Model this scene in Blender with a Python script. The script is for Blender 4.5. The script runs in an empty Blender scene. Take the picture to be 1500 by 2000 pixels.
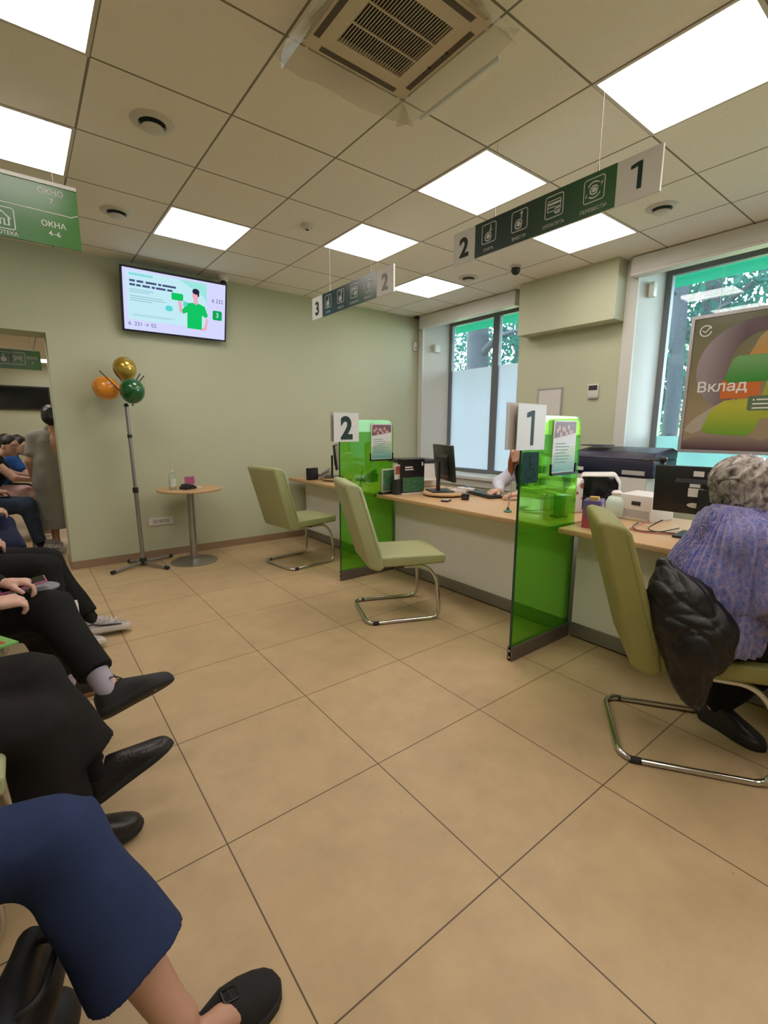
import bpy, bmesh, math, random
import numpy as np
from mathutils import Vector, Matrix
random.seed(7); np.random.seed(7)
scene = bpy.context.scene
COL = scene.collection
# ------------------------------------------------------------------ camera
cam = bpy.data.cameras.new('camera'); camo = bpy.data.objects.new('camera', cam); COL.objects.link(camo)
RX, UX, FX = (0.79247605, -0.60988815, 0.00426149), (0.10361757, 0.14151753, 0.98449794), (0.6010367, 0.77974947, -0.17534438)
camo.matrix_world = Matrix(((RX[0], UX[0], -FX[0], 0), (RX[1], UX[1], -FX[1], 0), (RX[2], UX[2], -FX[2], 1.328), (0, 0, 0, 1)))
cam.sensor_fit = 'HORIZONTAL'; cam.sensor_width = 36.0; cam.lens = 36.0 * 912.144 / 1500.0
cam.clip_start = 0.05; cam.clip_end = 200
scene.camera = camo
# ------------------------------------------------------------------ exposure, world
vs = scene.view_settings
vs.view_transform = 'Standard'; vs.look = 'None'; vs.gamma = 1.0; vs.use_curve_mapping = False
vs.exposure = 1.6
LIGHT_STRENGTH = 3.4
LIGHT_COLOR = (1.0, 0.90, 0.85)
world = bpy.data.worlds.new('sky'); scene.world = world; world.use_nodes = True
bg = world.node_tree.nodes['Background']
bg.inputs[0].default_value = (0.76, 0.85, 1.0, 1); bg.inputs[1].default_value = 5.2
try:
    scene.cycles.use_denoising = True
    scene.cycles.max_bounces = 7; scene.cycles.adaptive_threshold = 0.02; scene.cycles.diffuse_bounces = 4; scene.cycles.glossy_bounces = 3
    scene.cycles.transmission_bounces = 6; scene.cycles.transparent_max_bounces = 12
    scene.cycles.sample_clamp_indirect = 6.0
    scene.cycles.caustics_reflective = False; scene.cycles.caustics_refractive = False
except Exception:
    pass
# ------------------------------------------------------------------ materials
def lin(c):
    c = c / 255.0
    return c / 12.92 if c <= 0.04045 else ((c + 0.055) / 1.055) ** 2.4
def S(r, g, b): return (lin(r), lin(g), lin(b))
MATS = {}
def mat(name, col, rough=0.5, metal=0.0, spec=0.5, noise=0.0, nscale=8.0, bump=0.0, bscale=60.0, coat=0.0, sheen=0.0, emit=0.0):
    m = bpy.data.materials.new(name); m.use_nodes = True
    nt = m.node_tree; b = nt.nodes['Principled BSDF']
    b.inputs['Base Color'].default_value = (*col, 1); b.inputs['Roughness'].default_value = rough
    b.inputs['Metallic'].default_value = metal; b.inputs['Specular IOR Level'].default_value = spec
    if coat: b.inputs['Coat Weight'].default_value = coat; b.inputs['Coat Roughness'].default_value = 0.12
    if sheen: b.inputs['Sheen Weight'].default_value = sheen; b.inputs['Sheen Roughness'].default_value = 0.5
    if emit:
        b.inputs['Emission Color'].default_value = (*col, 1); b.inputs['Emission Strength'].default_value = emit
    tc = None
    if noise or bump:
        tc = nt.nodes.new('ShaderNodeTexCoord')
    if noise:
        n = nt.nodes.new('ShaderNodeTexNoise'); n.inputs['Scale'].default_value = nscale; n.inputs['Detail'].default_value = 4
        nt.links.new(tc.outputs['Object'], n.inputs['Vector'])
        mx = nt.nodes.new('ShaderNodeMix'); mx.data_type = 'RGBA'
        mx.inputs[6].default_value = (*[max(0, c * (1 - noise)) for c in col], 1)
        mx.inputs[7].default_value = (*[min(1, c * (1 + noise)) for c in col], 1)
        nt.links.new(n.outputs['Fac'], mx.inputs[0]); nt.links.new(mx.outputs[2], b.inputs['Base Color'])
    if bump:
        n2 = nt.nodes.new('ShaderNodeTexNoise'); n2.inputs['Scale'].default_value = bscale; n2.inputs['Detail'].default_value = 3
        nt.links.new(tc.outputs['Object'], n2.inputs['Vector'])
        bp = nt.nodes.new('ShaderNodeBump'); bp.inputs['Strength'].default_value = bump; bp.inputs['Distance'].default_value = 0.01
        nt.links.new(n2.outputs['Fac'], bp.inputs['Height']); nt.links.new(bp.outputs['Normal'], b.inputs['Normal'])
    MATS[name] = m
    return m
def nodes(m): return m.node_tree.nodes, m.node_tree.links, m.node_tree.nodes['Principled BSDF']
def glassy(name, tint, body, amount, gloss=0.06, rough=0.02):
    """see-through sheet: tinted transparency mixed with a body colour and a clear-coat reflection"""
    m = bpy.data.materials.new(name); m.use_nodes = True; nt = m.node_tree; nt.nodes.clear()
    o = nt.nodes.new('ShaderNodeOutputMaterial'); t = nt.nodes.new('ShaderNodeBsdfTransparent'); t.inputs[0].default_value = (*tint, 1)
    d = nt.nodes.new('ShaderNodeBsdfDiffuse'); d.inputs[0].default_value = (*body, 1)
    tr = nt.nodes.new('ShaderNodeBsdfTranslucent'); tr.inputs[0].default_value = (*body, 1)
    a0 = nt.nodes.new('ShaderNodeMixShader'); a0.inputs[0].default_value = 0.5
    nt.links.new(d.outputs[0], a0.inputs[1]); nt.links.new(tr.outputs[0], a0.inputs[2])
    a = nt.nodes.new('ShaderNodeMixShader'); a.inputs[0].default_value = amount
    nt.links.new(t.outputs[0], a.inputs[1]); nt.links.new(a0.outputs[0], a.inputs[2])
    g = nt.nodes.new('ShaderNodeBsdfGlossy'); g.inputs['Roughness'].default_value = rough; g.inputs[0].default_value = (1, 1, 1, 1)
    f = nt.nodes.new('ShaderNodeLayerWeight'); f.inputs[0].default_value = 0.25
    mu = nt.nodes.new('ShaderNodeMath'); mu.operation = 'MULTIPLY_ADD'; mu.inputs[1].default_value = 0.5; mu.inputs[2].default_value = gloss
    nt.links.new(f.outputs['Fresnel'], mu.inputs[0])
    b = nt.nodes.new('ShaderNodeMixShader'); nt.links.new(mu.outputs[0], b.inputs[0])
    nt.links.new(a.outputs[0], b.inputs[1]); nt.links.new(g.outputs[0], b.inputs[2]); nt.links.new(b.outputs[0], o.inputs[0])
    MATS[name] = m
    return m
def emission(name, col, s):
    m = bpy.data.materials.new(name); m.use_nodes = True; nt = m.node_tree; nt.nodes.clear()
    o = nt.nodes.new('ShaderNodeOutputMaterial'); e = nt.nodes.new('ShaderNodeEmission')
    e.inputs[0].default_value = (*col, 1); e.inputs[1].default_value = s; nt.links.new(e.outputs[0], o.inputs[0])
    MATS[name] = m
    return m
# ------------------------------------------------------------------ object helpers
def tag(o, label, cat, group=None, kind=None):
    o['label'] = label; o['category'] = cat
    if group: o['group'] = group
    if kind: o['kind'] = kind
    return o
def structure(o, label=None, cat=None):
    o['kind'] = 'structure'
    if label: o['label'] = label
    if cat: o['category'] = cat
    return o
def thing(name, label, cat, loc=(0, 0, 0), rotz=0.0, group=None):
    o = bpy.data.objects.new(name, None); COL.objects.link(o)
    o.empty_display_size = 0.1; o.location = loc; o.rotation_euler = (0, 0, rotz)
    return tag(o, label, cat, group)
def dup(root, loc=None, rotz=None, label=None):
    def cp(o, par):
        c = o.copy(); COL.objects.link(c)
        if par is not None: c.parent = par
        for ch in o.children: cp(ch, c)
        return c
    r = cp(root, None)
    if loc is not None: r.location = loc
    if rotz is not None: r.rotation_euler = (0, 0, rotz)
    if label: r['label'] = label
    return r
def pmat(o):
    """world matrix of a thing made here (parents are unscaled and upright)"""
    m = Matrix.Identity(4)
    while o is not None:
        m = (Matrix.Translation(o.location) @ o.rotation_euler.to_matrix().to_4x4()) @ m; o = o.parent
    return m
def mesh_obj(name, verts, faces, material, parent=None, smooth=None, world=False, mats=None, fmat=None):
    me = bpy.data.meshes.new(name); me.from_pydata(verts, [], faces)
    if world and parent is not None: me.transform(pmat(parent).inverted())
    me.materials.append(MATS[material] if isinstance(material, str) else material)
    if mats:
        for x in mats: me.materials.append(MATS[x])
        me.polygons.foreach_set('material_index', fmat)
    me.update()
    if smooth is not None:
        me.shade_smooth()
        if smooth < 180: me.set_sharp_from_angle(angle=math.radians(smooth))
    o = bpy.data.objects.new(name, me); COL.objects.link(o)
    if parent is not None: o.parent = parent
    return o
class MB:
    """collects shapes into ONE mesh"""
    def __init__(self): self.v = []; self.f = []
    def add(self, v, f, M=None):
        n = len(self.v)
        self.v += [tuple(M @ Vector(p)) if M is not None else tuple(p) for p in v]
        self.f += [tuple(i + n for i in q) for q in f]
        return self
    def box(self, lo, hi, M=None, bevel=0.0, seg=2):
        x0, y0, z0 = lo; x1, y1, z1 = hi
        v = [(x0, y0, z0), (x1, y0, z0), (x1, y1, z0), (x0, y1, z0), (x0, y0, z1), (x1, y0, z1), (x1, y1, z1), (x0, y1, z1)]
        f = [(0, 3, 2, 1), (4, 5, 6, 7), (0, 1, 5, 4), (1, 2, 6, 5), (2, 3, 7, 6), (3, 0, 4, 7)]
        if bevel:
            return self.bev(v, f, bevel, seg, M)
        return self.add(v, f, M)
    def bev(self, v, f, bevel, seg=2, M=None):
        bm = bmesh.new(); vs_ = [bm.verts.new(p) for p in v]
        for q in f: bm.faces.new([vs_[i] for i in q])
        bm.normal_update()
        ed = [e for e in bm.edges if len(e.link_faces) == 2 and e.calc_face_angle(0) > 0.5]
        bmesh.ops.bevel(bm, geom=ed, offset=bevel, segments=seg, profile=0.5, affect='EDGES')
        bm.verts.index_update()
        vv = [tuple(x.co) for x in bm.verts]; ff = [tuple(x.index for x in q.verts) for q in bm.faces]; bm.free()
        return self.add(vv, ff, M)
    def prism(self, pts, d0, d1, M=None, bevel=0.0, seg=2):
        """outline in local XY, extruded along local Z from d0 to d1"""
        a = sum(pts[i][0] * pts[(i + 1) % len(pts)][1] - pts[(i + 1) % len(pts)][0] * pts[i][1] for i in range(len(pts)))
        if a < 0: pts = pts[::-1]
        n = len(pts)
        v = [(x, y, d0) for x, y in pts] + [(x, y, d1) for x, y in pts]
        f = [tuple(range(n - 1, -1, -1)), tuple(range(n, 2 * n))] + [(i, (i + 1) % n, n + (i + 1) % n, n + i) for i in range(n)]
        if bevel: return self.bev(v, f, bevel, seg, M)
        return self.add(v, f, M)
    def cyl(self, p0, p1, r0, r1=None, seg=16, caps=True):
        r1 = r0 if r1 is None else r1
        p0 = Vector(p0); p1 = Vector(p1); d = (p1 - p0).normalized()
        a = d.orthogonal().normalized(); b = d.cross(a)
        v = []
        for p, r in ((p0, r0), (p1, r1)):
            for i in range(seg):
                t = 2 * math.pi * i / seg; v.append(tuple(p + (a * math.cos(t) + b * math.sin(t)) * r))
        f = [(i, (i + 1) % seg, seg + (i + 1) % seg, seg + i) for i in range(seg)]
        if caps: f += [tuple(range(seg - 1, -1, -1)), tuple(range(seg, 2 * seg))]
        return self.add(v, f)
    def tube(self, pts, r, seg=10, closed=False):
        pts = [Vector(p) for p in pts]; n = len(pts); v = []; prev = None
        rr = r if isinstance(r, (list, tuple)) else [r] * n
        for i, p in enumerate(pts):
            if closed: t = (pts[(i + 1) % n] - pts[i - 1])
            else: t = pts[min(i + 1, n - 1)] - pts[max(i - 1, 0)]
            t = t.normalized() if t.length > 1e-9 else Vector((0, 0, 1))
            a = t.orthogonal().normalized() if prev is None else (prev - t * prev.dot(t)).normalized()
            prev = a; b = t.cross(a)
            for k in range(seg):
                w = 2 * math.pi * k / seg; v.append(tuple(p + (a * math.cos(w) + b * math.sin(w)) * rr[i]))
        f = []
        for i in range(n if closed else n - 1):
            j = (i + 1) % n
            for k in range(seg):
                l = (k + 1) % seg; f.append((i * seg + k, i * seg + l, j * seg + l, j * seg + k))
        if not closed:
            f += [tuple(range(seg - 1, -1, -1)), tuple((n - 1) * seg + k for k in range(seg))]
        return self.add(v, f)
    def lathe(self, prof, c=(0, 0, 0), seg=32, M=None):
        """profile of (radius, z) about the local Z axis through c"""
        v = []; f = []; rings = []
        for r, z in prof:
            if r < 1e-6: rings.append([len(v)]); v.append((c[0], c[1], c[2] + z))
            else:
                rings.append(list(range(len(v), len(v) + seg)))
                v += [(c[0] + r * math.cos(2 * math.pi * k / seg), c[1] + r * math.sin(2 * math.pi * k / seg), c[2] + z) for k in range(seg)]
        for A, B in zip(rings, rings[1:]):
            for k in range(seg):
                l = (k + 1) % seg
                if len(A) == 1 and len(B) == 1: continue
                if len(A) == 1: f.append((A[0], B[l], B[k]))
                elif len(B) == 1: f.append((A[k], A[l], B[0]))
                else: f.append((A[k], A[l], B[l], B[k]))
        if len(rings[0]) > 1: f.append(tuple(rings[0][::-1]))
        if len(rings[-1]) > 1: f.append(tuple(rings[-1]))
        return self.add(v, f, M)
    def ball(self, c, r, seg=24, rings=14, M=None):
        rx, ry, rz = r if isinstance(r, (tuple, list)) else (r, r, r)
        pr = [(math.sin(math.pi * i / rings), -math.cos(math.pi * i / rings)) for i in range(rings + 1)]
        pr[0] = (0, -1); pr[-1] = (0, 1)
        X = Matrix.Translation(c) @ Matrix.Diagonal((rx, ry, rz, 1))
        return self.lathe(pr, (0, 0, 0), seg, (M @ X) if M is not None else X)
    def build(self, name, material, parent=None, smooth=None, world=False):
        return mesh_obj(name, self.v, self.f, material, parent, smooth, world)
def rrect(x0, y0, x1, y1, r, n=5):
    out = []
    for cx, cy, a in ((x1 - r, y1 - r, 0), (x0 + r, y1 - r, 90), (x0 + r, y0 + r, 180), (x1 - r, y0 + r, 270)):
        for i in range(n + 1):
            t = math.radians(a + 90 * i / n); out.append((cx + r * math.cos(t), cy + r * math.sin(t)))
    return out
def fillet(pts, r, n=6):
    """round the corners of a 3-D polyline"""
    P = [Vector(p) for p in pts]; out = [P[0]]
    for i in range(1, len(P) - 1):
        a = (P[i - 1] - P[i]); b = (P[i + 1] - P[i]); d = min(r, a.length * .49, b.length * .49)
        A = P[i] + a.normalized() * d; B = P[i] + b.normalized() * d
        for k in range(n + 1):
            t = k / n; out.append(A * (1 - t) ** 2 + P[i] * 2 * t * (1 - t) + B * t * t)
    out.append(P[-1]); return out
# frames for flat work: local x = right, y = up, z = towards the viewer
def FR(o, right, up):
    right = Vector(right).normalized(); up = Vector(up).normalized(); n = right.cross(up)
    return Matrix(((right[0], up[0], n[0], o[0]), (right[1], up[1], n[1], o[1]), (right[2], up[2], n[2], o[2]), (0, 0, 0, 1)))
class Flat(MB):
    """thin printed or cut shapes on a plane; h = height above the plane"""
    def __init__(self, M, h=0.0006): MB.__init__(self); self.M = M; self.h = h
    def poly(self, pts): return self.add([(x, y, self.h) for x, y in pts], [tuple(range(len(pts)))] if sum(pts[i][0] * pts[(i + 1) % len(pts)][1] - pts[(i + 1) % len(pts)][0] * pts[i][1] for i in range(len(pts))) > 0 else [tuple(range(len(pts) - 1, -1, -1))], self.M)
    def rect(self, x0, y0, x1, y1): return self.poly([(x0, y0), (x1, y0), (x1, y1), (x0, y1)])
    def disc(self, cx, cy, r, ry=None, n=28):
        ry = ry or r
        return self.poly([(cx + r * math.cos(2 * math.pi * i / n), cy + ry * math.sin(2 * math.pi * i / n)) for i in range(n)])
    def stroke(self, pts, w, closed=False):
        P = [Vector((x, y)) for x, y in pts]; n = len(P)
        L = []; R_ = []
        for i in range(n):
            a = P[i - 1] if (i > 0 or closed) else P[i]; b = P[(i + 1) % n] if (i < n - 1 or closed) else P[i]
            t = (b - a); t = t.normalized() if t.length > 1e-9 else Vector((1, 0)); q = Vector((-t[1], t[0])) * (w / 2)
            L.append(P[i] + q); R_.append(P[i] - q)
        v = [(p[0], p[1], self.h) for p in L] + [(p[0], p[1], self.h) for p in R_]
        f = [(i, n + i, n + (i + 1) % n, (i + 1) % n) for i in range(n if closed else n - 1)]
        return self.add(v, f, self.M)
    def ring(self, cx, cy, r, w, a0=0, a1=360, n=28):
        return self.stroke([(cx + r * math.cos(math.radians(a0 + (a1 - a0) * i / n)), cy + r * math.sin(math.radians(a0 + (a1 - a0) * i / n))) for i in range(n + 1)], w)
def text(name, body, cap, material, parent, M, x=0, y=0, h=0.001, bold=0.0, align='CENTER', world=True, stretch=1.0, spacing=1.0):
    """lettering whose capitals are cap high, its baseline at (x, y) on frame M"""
    cu = bpy.data.curves.new(name, 'FONT'); cu.body = body; cu.align_x = align; cu.size = 1.0; cu.offset = bold; cu.resolution_u = 4
    cu.space_character = spacing
    o = bpy.data.objects.new(name, cu); COL.objects.link(o)
    bpy.context.view_layer.update()
    me = bpy.data.meshes.new_from_object(o.evaluated_get(bpy.context.evaluated_depsgraph_get()))
    bpy.data.objects.remove(o); bpy.data.curves.remove(cu)
    k = cap / 0.716
    me.transform(M @ Matrix.Translation((x, y, h)) @ Matrix.Diagonal((k * stretch, k, 1, 1)))
    if world and parent is not None: me.transform(pmat(parent).inverted())
    me.materials.clear(); me.materials.append(MATS[material]); me.name = name
    ob = bpy.data.objects.new(name, me); COL.objects.link(ob); ob.parent = parent
    return ob
# ------------------------------------------------------------------ setting materials
CZ = 2.849; WX = 4.59; BY = 5.18          # ceiling height, window wall, back wall
def grid_mat(name, base, line, x0, y0, step, w, rough, nz, nscale, spec=0.5, speck=0.0, bump=0.0):
    m = mat(name, base, rough, spec=spec); N, L, b = nodes(m)
    g = N.new('ShaderNodeNewGeometry'); sp = N.new('ShaderNodeSeparateXYZ'); L.new(g.outputs['Position'], sp.inputs[0])
    ds = []
    for ax, o in (('X', x0), ('Y', y0)):
        s = N.new('ShaderNodeMath'); s.operation = 'SUBTRACT'; s.inputs[1].default_value = o - step / 2; L.new(sp.outputs[ax], s.inputs[0])
        p = N.new('ShaderNodeMath'); p.operation = 'WRAP'; p.inputs[1].default_value = step; p.inputs[2].default_value = 0; L.new(s.outputs[0], p.inputs[0])
        q = N.new('ShaderNodeMath'); q.operation = 'SUBTRACT'; q.inputs[1].default_value = step / 2; L.new(p.outputs[0], q.inputs[0])
        a = N.new('ShaderNodeMath'); a.operation = 'ABSOLUTE'; L.new(q.outputs[0], a.inputs[0]); ds.append(a)
    mn = N.new('ShaderNodeMath'); mn.operation = 'MINIMUM'; L.new(ds[0].outputs[0], mn.inputs[0]); L.new(ds[1].outputs[0], mn.inputs[1])
    lt = N.new('ShaderNodeMath'); lt.operation = 'LESS_THAN'; lt.inputs[1].default_value = w / 2; L.new(mn.outputs[0], lt.inputs[0])
    n = N.new('ShaderNodeTexNoise'); n.inputs['Scale'].default_value = nscale; n.inputs['Detail'].default_value = 6; n.inputs['Roughness'].default_value = 0.65
    L.new(g.outputs['Position'], n.inputs['Vector'])
    r = N.new('ShaderNodeMapRange'); r.inputs[1].default_value = 0.3; r.inputs[2].default_value = 0.7; L.new(n.outputs['Fac'], r.inputs[0])
    c = N.new('ShaderNodeMix'); c.data_type = 'RGBA'; c.inputs[6].default_value = (*[x * (1 - nz) for x in base], 1); c.inputs[7].default_value = (*[x * (1 + nz) for x in base], 1)
    L.new(r.outputs[0], c.inputs[0]); src = c
    if speck:
        v = N.new('ShaderNodeTexVoronoi'); v.inputs['Scale'].default_value = 9.0; L.new(g.outputs['Position'], v.inputs['Vector'])
        l2 = N.new('ShaderNodeMath'); l2.operation = 'LESS_THAN'; l2.inputs[1].default_value = 0.035; L.new(v.outputs['Distance'], l2.inputs[0])
        k = N.new('ShaderNodeMath'); k.operation = 'MULTIPLY'; k.inputs[1].default_value = speck; L.new(l2.outputs[0], k.inputs[0])
        c2 = N.new('ShaderNodeMix'); c2.data_type = 'RGBA'; c2.inputs[7].default_value = (*[x * 0.45 for x in base], 1)
        L.new(k.outputs[0], c2.inputs[0]); L.new(src.outputs[2], c2.inputs[6]); src = c2
    f = N.new('ShaderNodeMix'); f.data_type = 'RGBA'; f.inputs[7].default_value = (*line, 1)
    L.new(lt.outputs[0], f.inputs[0]); L.new(src.outputs[2], f.inputs[6]); L.new(f.outputs[2], b.inputs['Base Color'])
    return m
fm = grid_mat('floor_tile', (0.50, 0.365, 0.205), (0.11, 0.075, 0.045), 0.3963, 1.3384, 0.61, 0.0045, 0.42, 0.10, 5.0, spec=0.35, speck=0.35)
cm = grid_mat('ceiling_tile', (0.88, 0.82, 0.74), (0.26, 0.23, 0.18), 0.392, 2.533, 0.6, 0.011, 0.9, 0.03, 60.0, spec=0.2)
mat('wall_paint', (0.53, 0.552, 0.395), 0.75, spec=0.25, noise=0.03, nscale=3, bump=0.05, bscale=180)
mat('white_paint', (0.66, 0.66, 0.62), 0.55, spec=0.35)
mat('skirting', (0.30, 0.20, 0.13), 0.5)
mat('frame_grey', (0.16, 0.17, 0.19), 0.4)
mat('frame_grey_light', (0.30, 0.32, 0.35), 0.4)
mat('sill_white', (0.68, 0.68, 0.66), 0.35)
mat('plastic_white', (0.70, 0.67, 0.62), 0.4)
mat('plastic_grey', (0.42, 0.40, 0.38), 0.5)
mat('black_plastic', (0.012, 0.012, 0.014), 0.35)
mat('dark_plastic', (0.03, 0.03, 0.035), 0.45)
mat('chrome', (0.62, 0.60, 0.58), 0.14, metal=1.0)
mat('brushed', (0.42, 0.42, 0.42), 0.35, metal=1.0)
mat('light_trim', (0.62, 0.58, 0.52), 0.5)
mat('slot_black', (0.01, 0.009, 0.008), 0.8)
glassy('window_glass', (0.92, 0.985, 0.985), (0.5, 0.8, 0.8), 0.03, gloss=0.03)
glassy('film', (0.8, 0.9, 1.0), (0.88, 0.92, 0.99), 0.92, gloss=0.02)
glassy('film_teal', (0.7, 0.95, 0.95), (0.55, 0.82, 0.80), 0.88, gloss=0.02)
# ------------------------------------------------------------------ floor, ceiling, walls
MB().box((-1.6, -3.2, -0.12), (5.4, 15.0, 0.0)).build('floor', 'floor_tile')
structure(bpy.data.objects['floor'], 'beige square floor tiles with thin dark joints', 'floor')
LIGHTCELLS = {(3, -1), (1, 2), (3, 1), (5, 2), (5, -1), (-1, 1), (-1, -1), (3, -3), (-1, -4), (3, -5), (5, -4), (1, -5), (-1, -7), (3, -7)}
cb = MB(); gx, gy = 0.392, 2.533
xs = [-1.6] + [gx + 0.6 * i for i in range(-3, 8) if -1.6 < gx + .6 * i < WX] + [WX]
ys = [-3.2] + [gy + 0.6 * j for j in range(-10, 6) if -3.2 < gy + .6 * j < BY] + [BY]
for a, b_ in zip(xs, xs[1:]):
    for c, d in zip(ys, ys[1:]):
        key = (math.floor((a + b_) / 2 / .6 - gx / .6), math.floor((c + d) / 2 / .6 - gy / .6))
        if key in LIGHTCELLS: continue
        cb.add([(a, c, CZ), (b_, c, CZ), (b_, d, CZ), (a, d, CZ)], [(3, 2, 1, 0)])
structure(cb.build('ceiling', 'ceiling_tile'), 'suspended ceiling of square mineral tiles', 'ceiling')
T = 0.34
wb = MB()
wb.box((0.27, BY, 0), (WX + .5, BY + T, CZ + .05)); wb.box((-1.6, BY, 2.139), (0.27, BY + T, CZ + .05)); wb.box((-1.6, BY, 0), (-1.15, BY + T, 2.139))
structure(wb.build('wall_back', 'wall_paint'), 'pale green back wall with an opening on the left', 'wall')
wl = MB().box((-1.75, -3.2, 0), (-1.6, 15.0, CZ + .05)).build('wall_left', 'wall_paint'); structure(wl)
wf = MB().box((-1.75, -3.35, 0), (5.4, -3.2, CZ + .05)).build('wall_front', 'wall_paint'); structure(wf)
# window wall: pillar, corner strip, parapets, heads, splayed reveals
W1 = (3.46, 5.085); W2 = (-0.9, 2.19); RX_ = 4.97
ww = MB()
ww.box((WX, W2[1], 0), (WX + .45, W1[0], CZ + .05))                 # pier between the windows
ww.box((WX, W1[1], 0), (WX + .45, BY, CZ + .05))
ww.box((WX, W1[0], 0), (WX + .45, W1[1], .68)); ww.box((WX, W1[0], 2.80), (WX + .45, W1[1], CZ + .05))
ww.box((WX, W2[0], 0), (WX + .45, W2[1], .68)); ww.box((WX, W2[0], 2.80), (WX + .45, W2[1], CZ + .05))
ww.box((WX, -3.2, 0), (WX + .45, W2[0], CZ + .05))
structure(ww.build('wall_right', 'wall_paint'), 'pale green window wall with a wide pier between two windows', 'wall')
rv = MB()
# reveal linings (painted white, splayed)
rv.prism([(WX - .002, W1[1]), (RX_, 4.945), (RX_, W1[1])], .68, 2.80)
rv.prism([(WX - .002, W1[0]), (RX_, W1[0] + .10), (RX_, W1[0])], .68, 2.80)
structure(rv.build('trim_1', 'white_paint'), 'white painted splayed reveal of the back window', 'window reveal')
rv = MB()
rv.prism([(WX - .002, W2[1]), (RX_, 2.115), (RX_, W2[1])], .68, 2.80)
structure(rv.build('trim_2', 'white_paint'), 'white painted reveal of the poster window', 'window reveal')
tr = MB(); tr.box((WX - .02, W2[1] - .012, .0), (WX + .01, W2[1] + .095, CZ)).build('trim_3', 'white_paint')
structure(bpy.data.objects['trim_3'], 'white corner strip beside the poster window', 'trim')
tr = MB(); tr.box((WX - .02, W1[1] - .02, 0), (WX + .01, W1[1] + .06, CZ)).build('trim_4', 'white_paint')
structure(bpy.data.objects['trim_4'], 'white corner strip in the back corner', 'trim')
px = MB(); px.box((4.40, 2.285, 2.325), (WX + .01, 3.345, CZ + .02), bevel=.004).build('trim_5', 'wall_paint')
structure(bpy.data.objects['trim_5'], 'boxed-in pale green casing high on the pier', 'casing')
mm = MB(); mm.box((WX - .03, W2[1] + .095, 0.0), (WX + .001, W1[0] - .01, .07)); structure(mm.build('baseboard_right', 'skirting'))
mm = MB(); mm.box((.27, BY - .012, 0), (WX, BY + .001, .075)); mm.box((.258, BY - .012, 0), (.271, BY + T, .075))
structure(mm.build('baseboard_back', 'skirting'), 'brown tiled skirting along the back wall', 'baseboard')
mm = MB(); mm.box((-1.6, -3.2, 0), (-1.588, BY, .075)); structure(mm.build('baseboard_left', 'skirting'))
# room behind the opening
rm = MB(); rm.box((-1.75, 14.6, 0), (5.4, 14.75, CZ + .3)); structure(rm.build('wall_far', 'wall_paint'), 'pale green wall at the end of the next room', 'wall')
rm = MB(); rm.box((2.6, BY + T, 0), (2.75, 14.6, CZ + .3)); structure(rm.build('wall_far_right', 'wall_paint'))
rm = MB(); rm.box((-1.75, BY + T, CZ), (2.75, 14.75, CZ + .05)); structure(rm.build('ceiling_far', 'ceiling_tile'))
# ------------------------------------------------------------------ windows
def window(n, label, y0, y1, z0, z1, mullions, film_top, film_mat, X=4.97):
    t = thing('window_%d' % n, label, 'window', (X, (y0 + y1) / 2, z0)); structure(t)
    f = MB(); w = .055; d = .06
    f.box((X, y0, z0), (X + d, y0 + w, z1)); f.box((X, y1 - w, z0), (X + d, y1, z1))
    f.box((X, y0 + w, z0), (X + d, y1 - w, z0 + w)); f.box((X, y0 + w, z1 - w), (X + d, y1 - w, z1))
    for m_ in mullions: f.box((X, m_ - .05, z0 + w), (X + d, m_ + .05, z1 - w))
    f.build('window_frame', 'frame_grey', t, world=True)
    g = MB(); g.box((X + .03, y0 + w, z0 + w), (X + .036, y1 - w, z1 - w)); g.build('glass_pane', 'window_glass', t, world=True)
    edges = [y0 + w] + [e for m_ in mullions for e in (m_ - .05, m_ + .05)] + [y1 - w]
    for a, b_ in zip(edges[::2], edges[1::2]):
        q = MB(); q.box((X + .022, a + .002, z0 + w + .002), (X + .024, b_ - .002, film_top)); q.build('privacy_film', film_mat, t, world=True)
    return t
window(1, 'grey framed window in the back corner, frosted below', 3.56, 4.945, .73, 2.80, [4.11], 2.14, 'film')
window(2, 'tall tinted window behind the framed poster', -.85, 2.115, .73, 2.80, [.55], 1.27, 'film_teal')
sl = MB(); sl.box((WX - .05, W1[0] + .002, .69), (RX_, W1[1] - .024, .73), bevel=.005); sl.box((WX - .02, W1[0] + .01, .60), (WX + .001, W1[1] - .03, .69)); structure(sl.build('trim_6', 'sill_white'), 'white sill under the back corner window', 'window sill')
sl = MB(); sl.box((WX - .03, W2[0] + .002, .69), (RX_, W2[1] - .014, .73), bevel=.005); structure(sl.build('trim_7', 'sill_white'), 'white sill under the poster window', 'window sill')
for lab, y0, y1 in (('white roller blind cassette across the back corner window', W1[0] + .01, W1[1] - .03), ('white roller blind cassette across the poster window', W2[0] + .02, W2[1] + .03)):
    t = thing('blind_cassette', lab, 'blind', (4.55, (y0 + y1) / 2, 2.69), group='roller blind cassettes')
    MB().box((4.49, y0, 2.705), (4.585, y1, 2.842), bevel=.006).build('casing', 'white_paint', t, world=True)
    MB().box((4.482, y0, 2.682), (4.60, y1, 2.7045), bevel=.004).build('bottom_rail', 'plastic_white', t, world=True)
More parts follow.
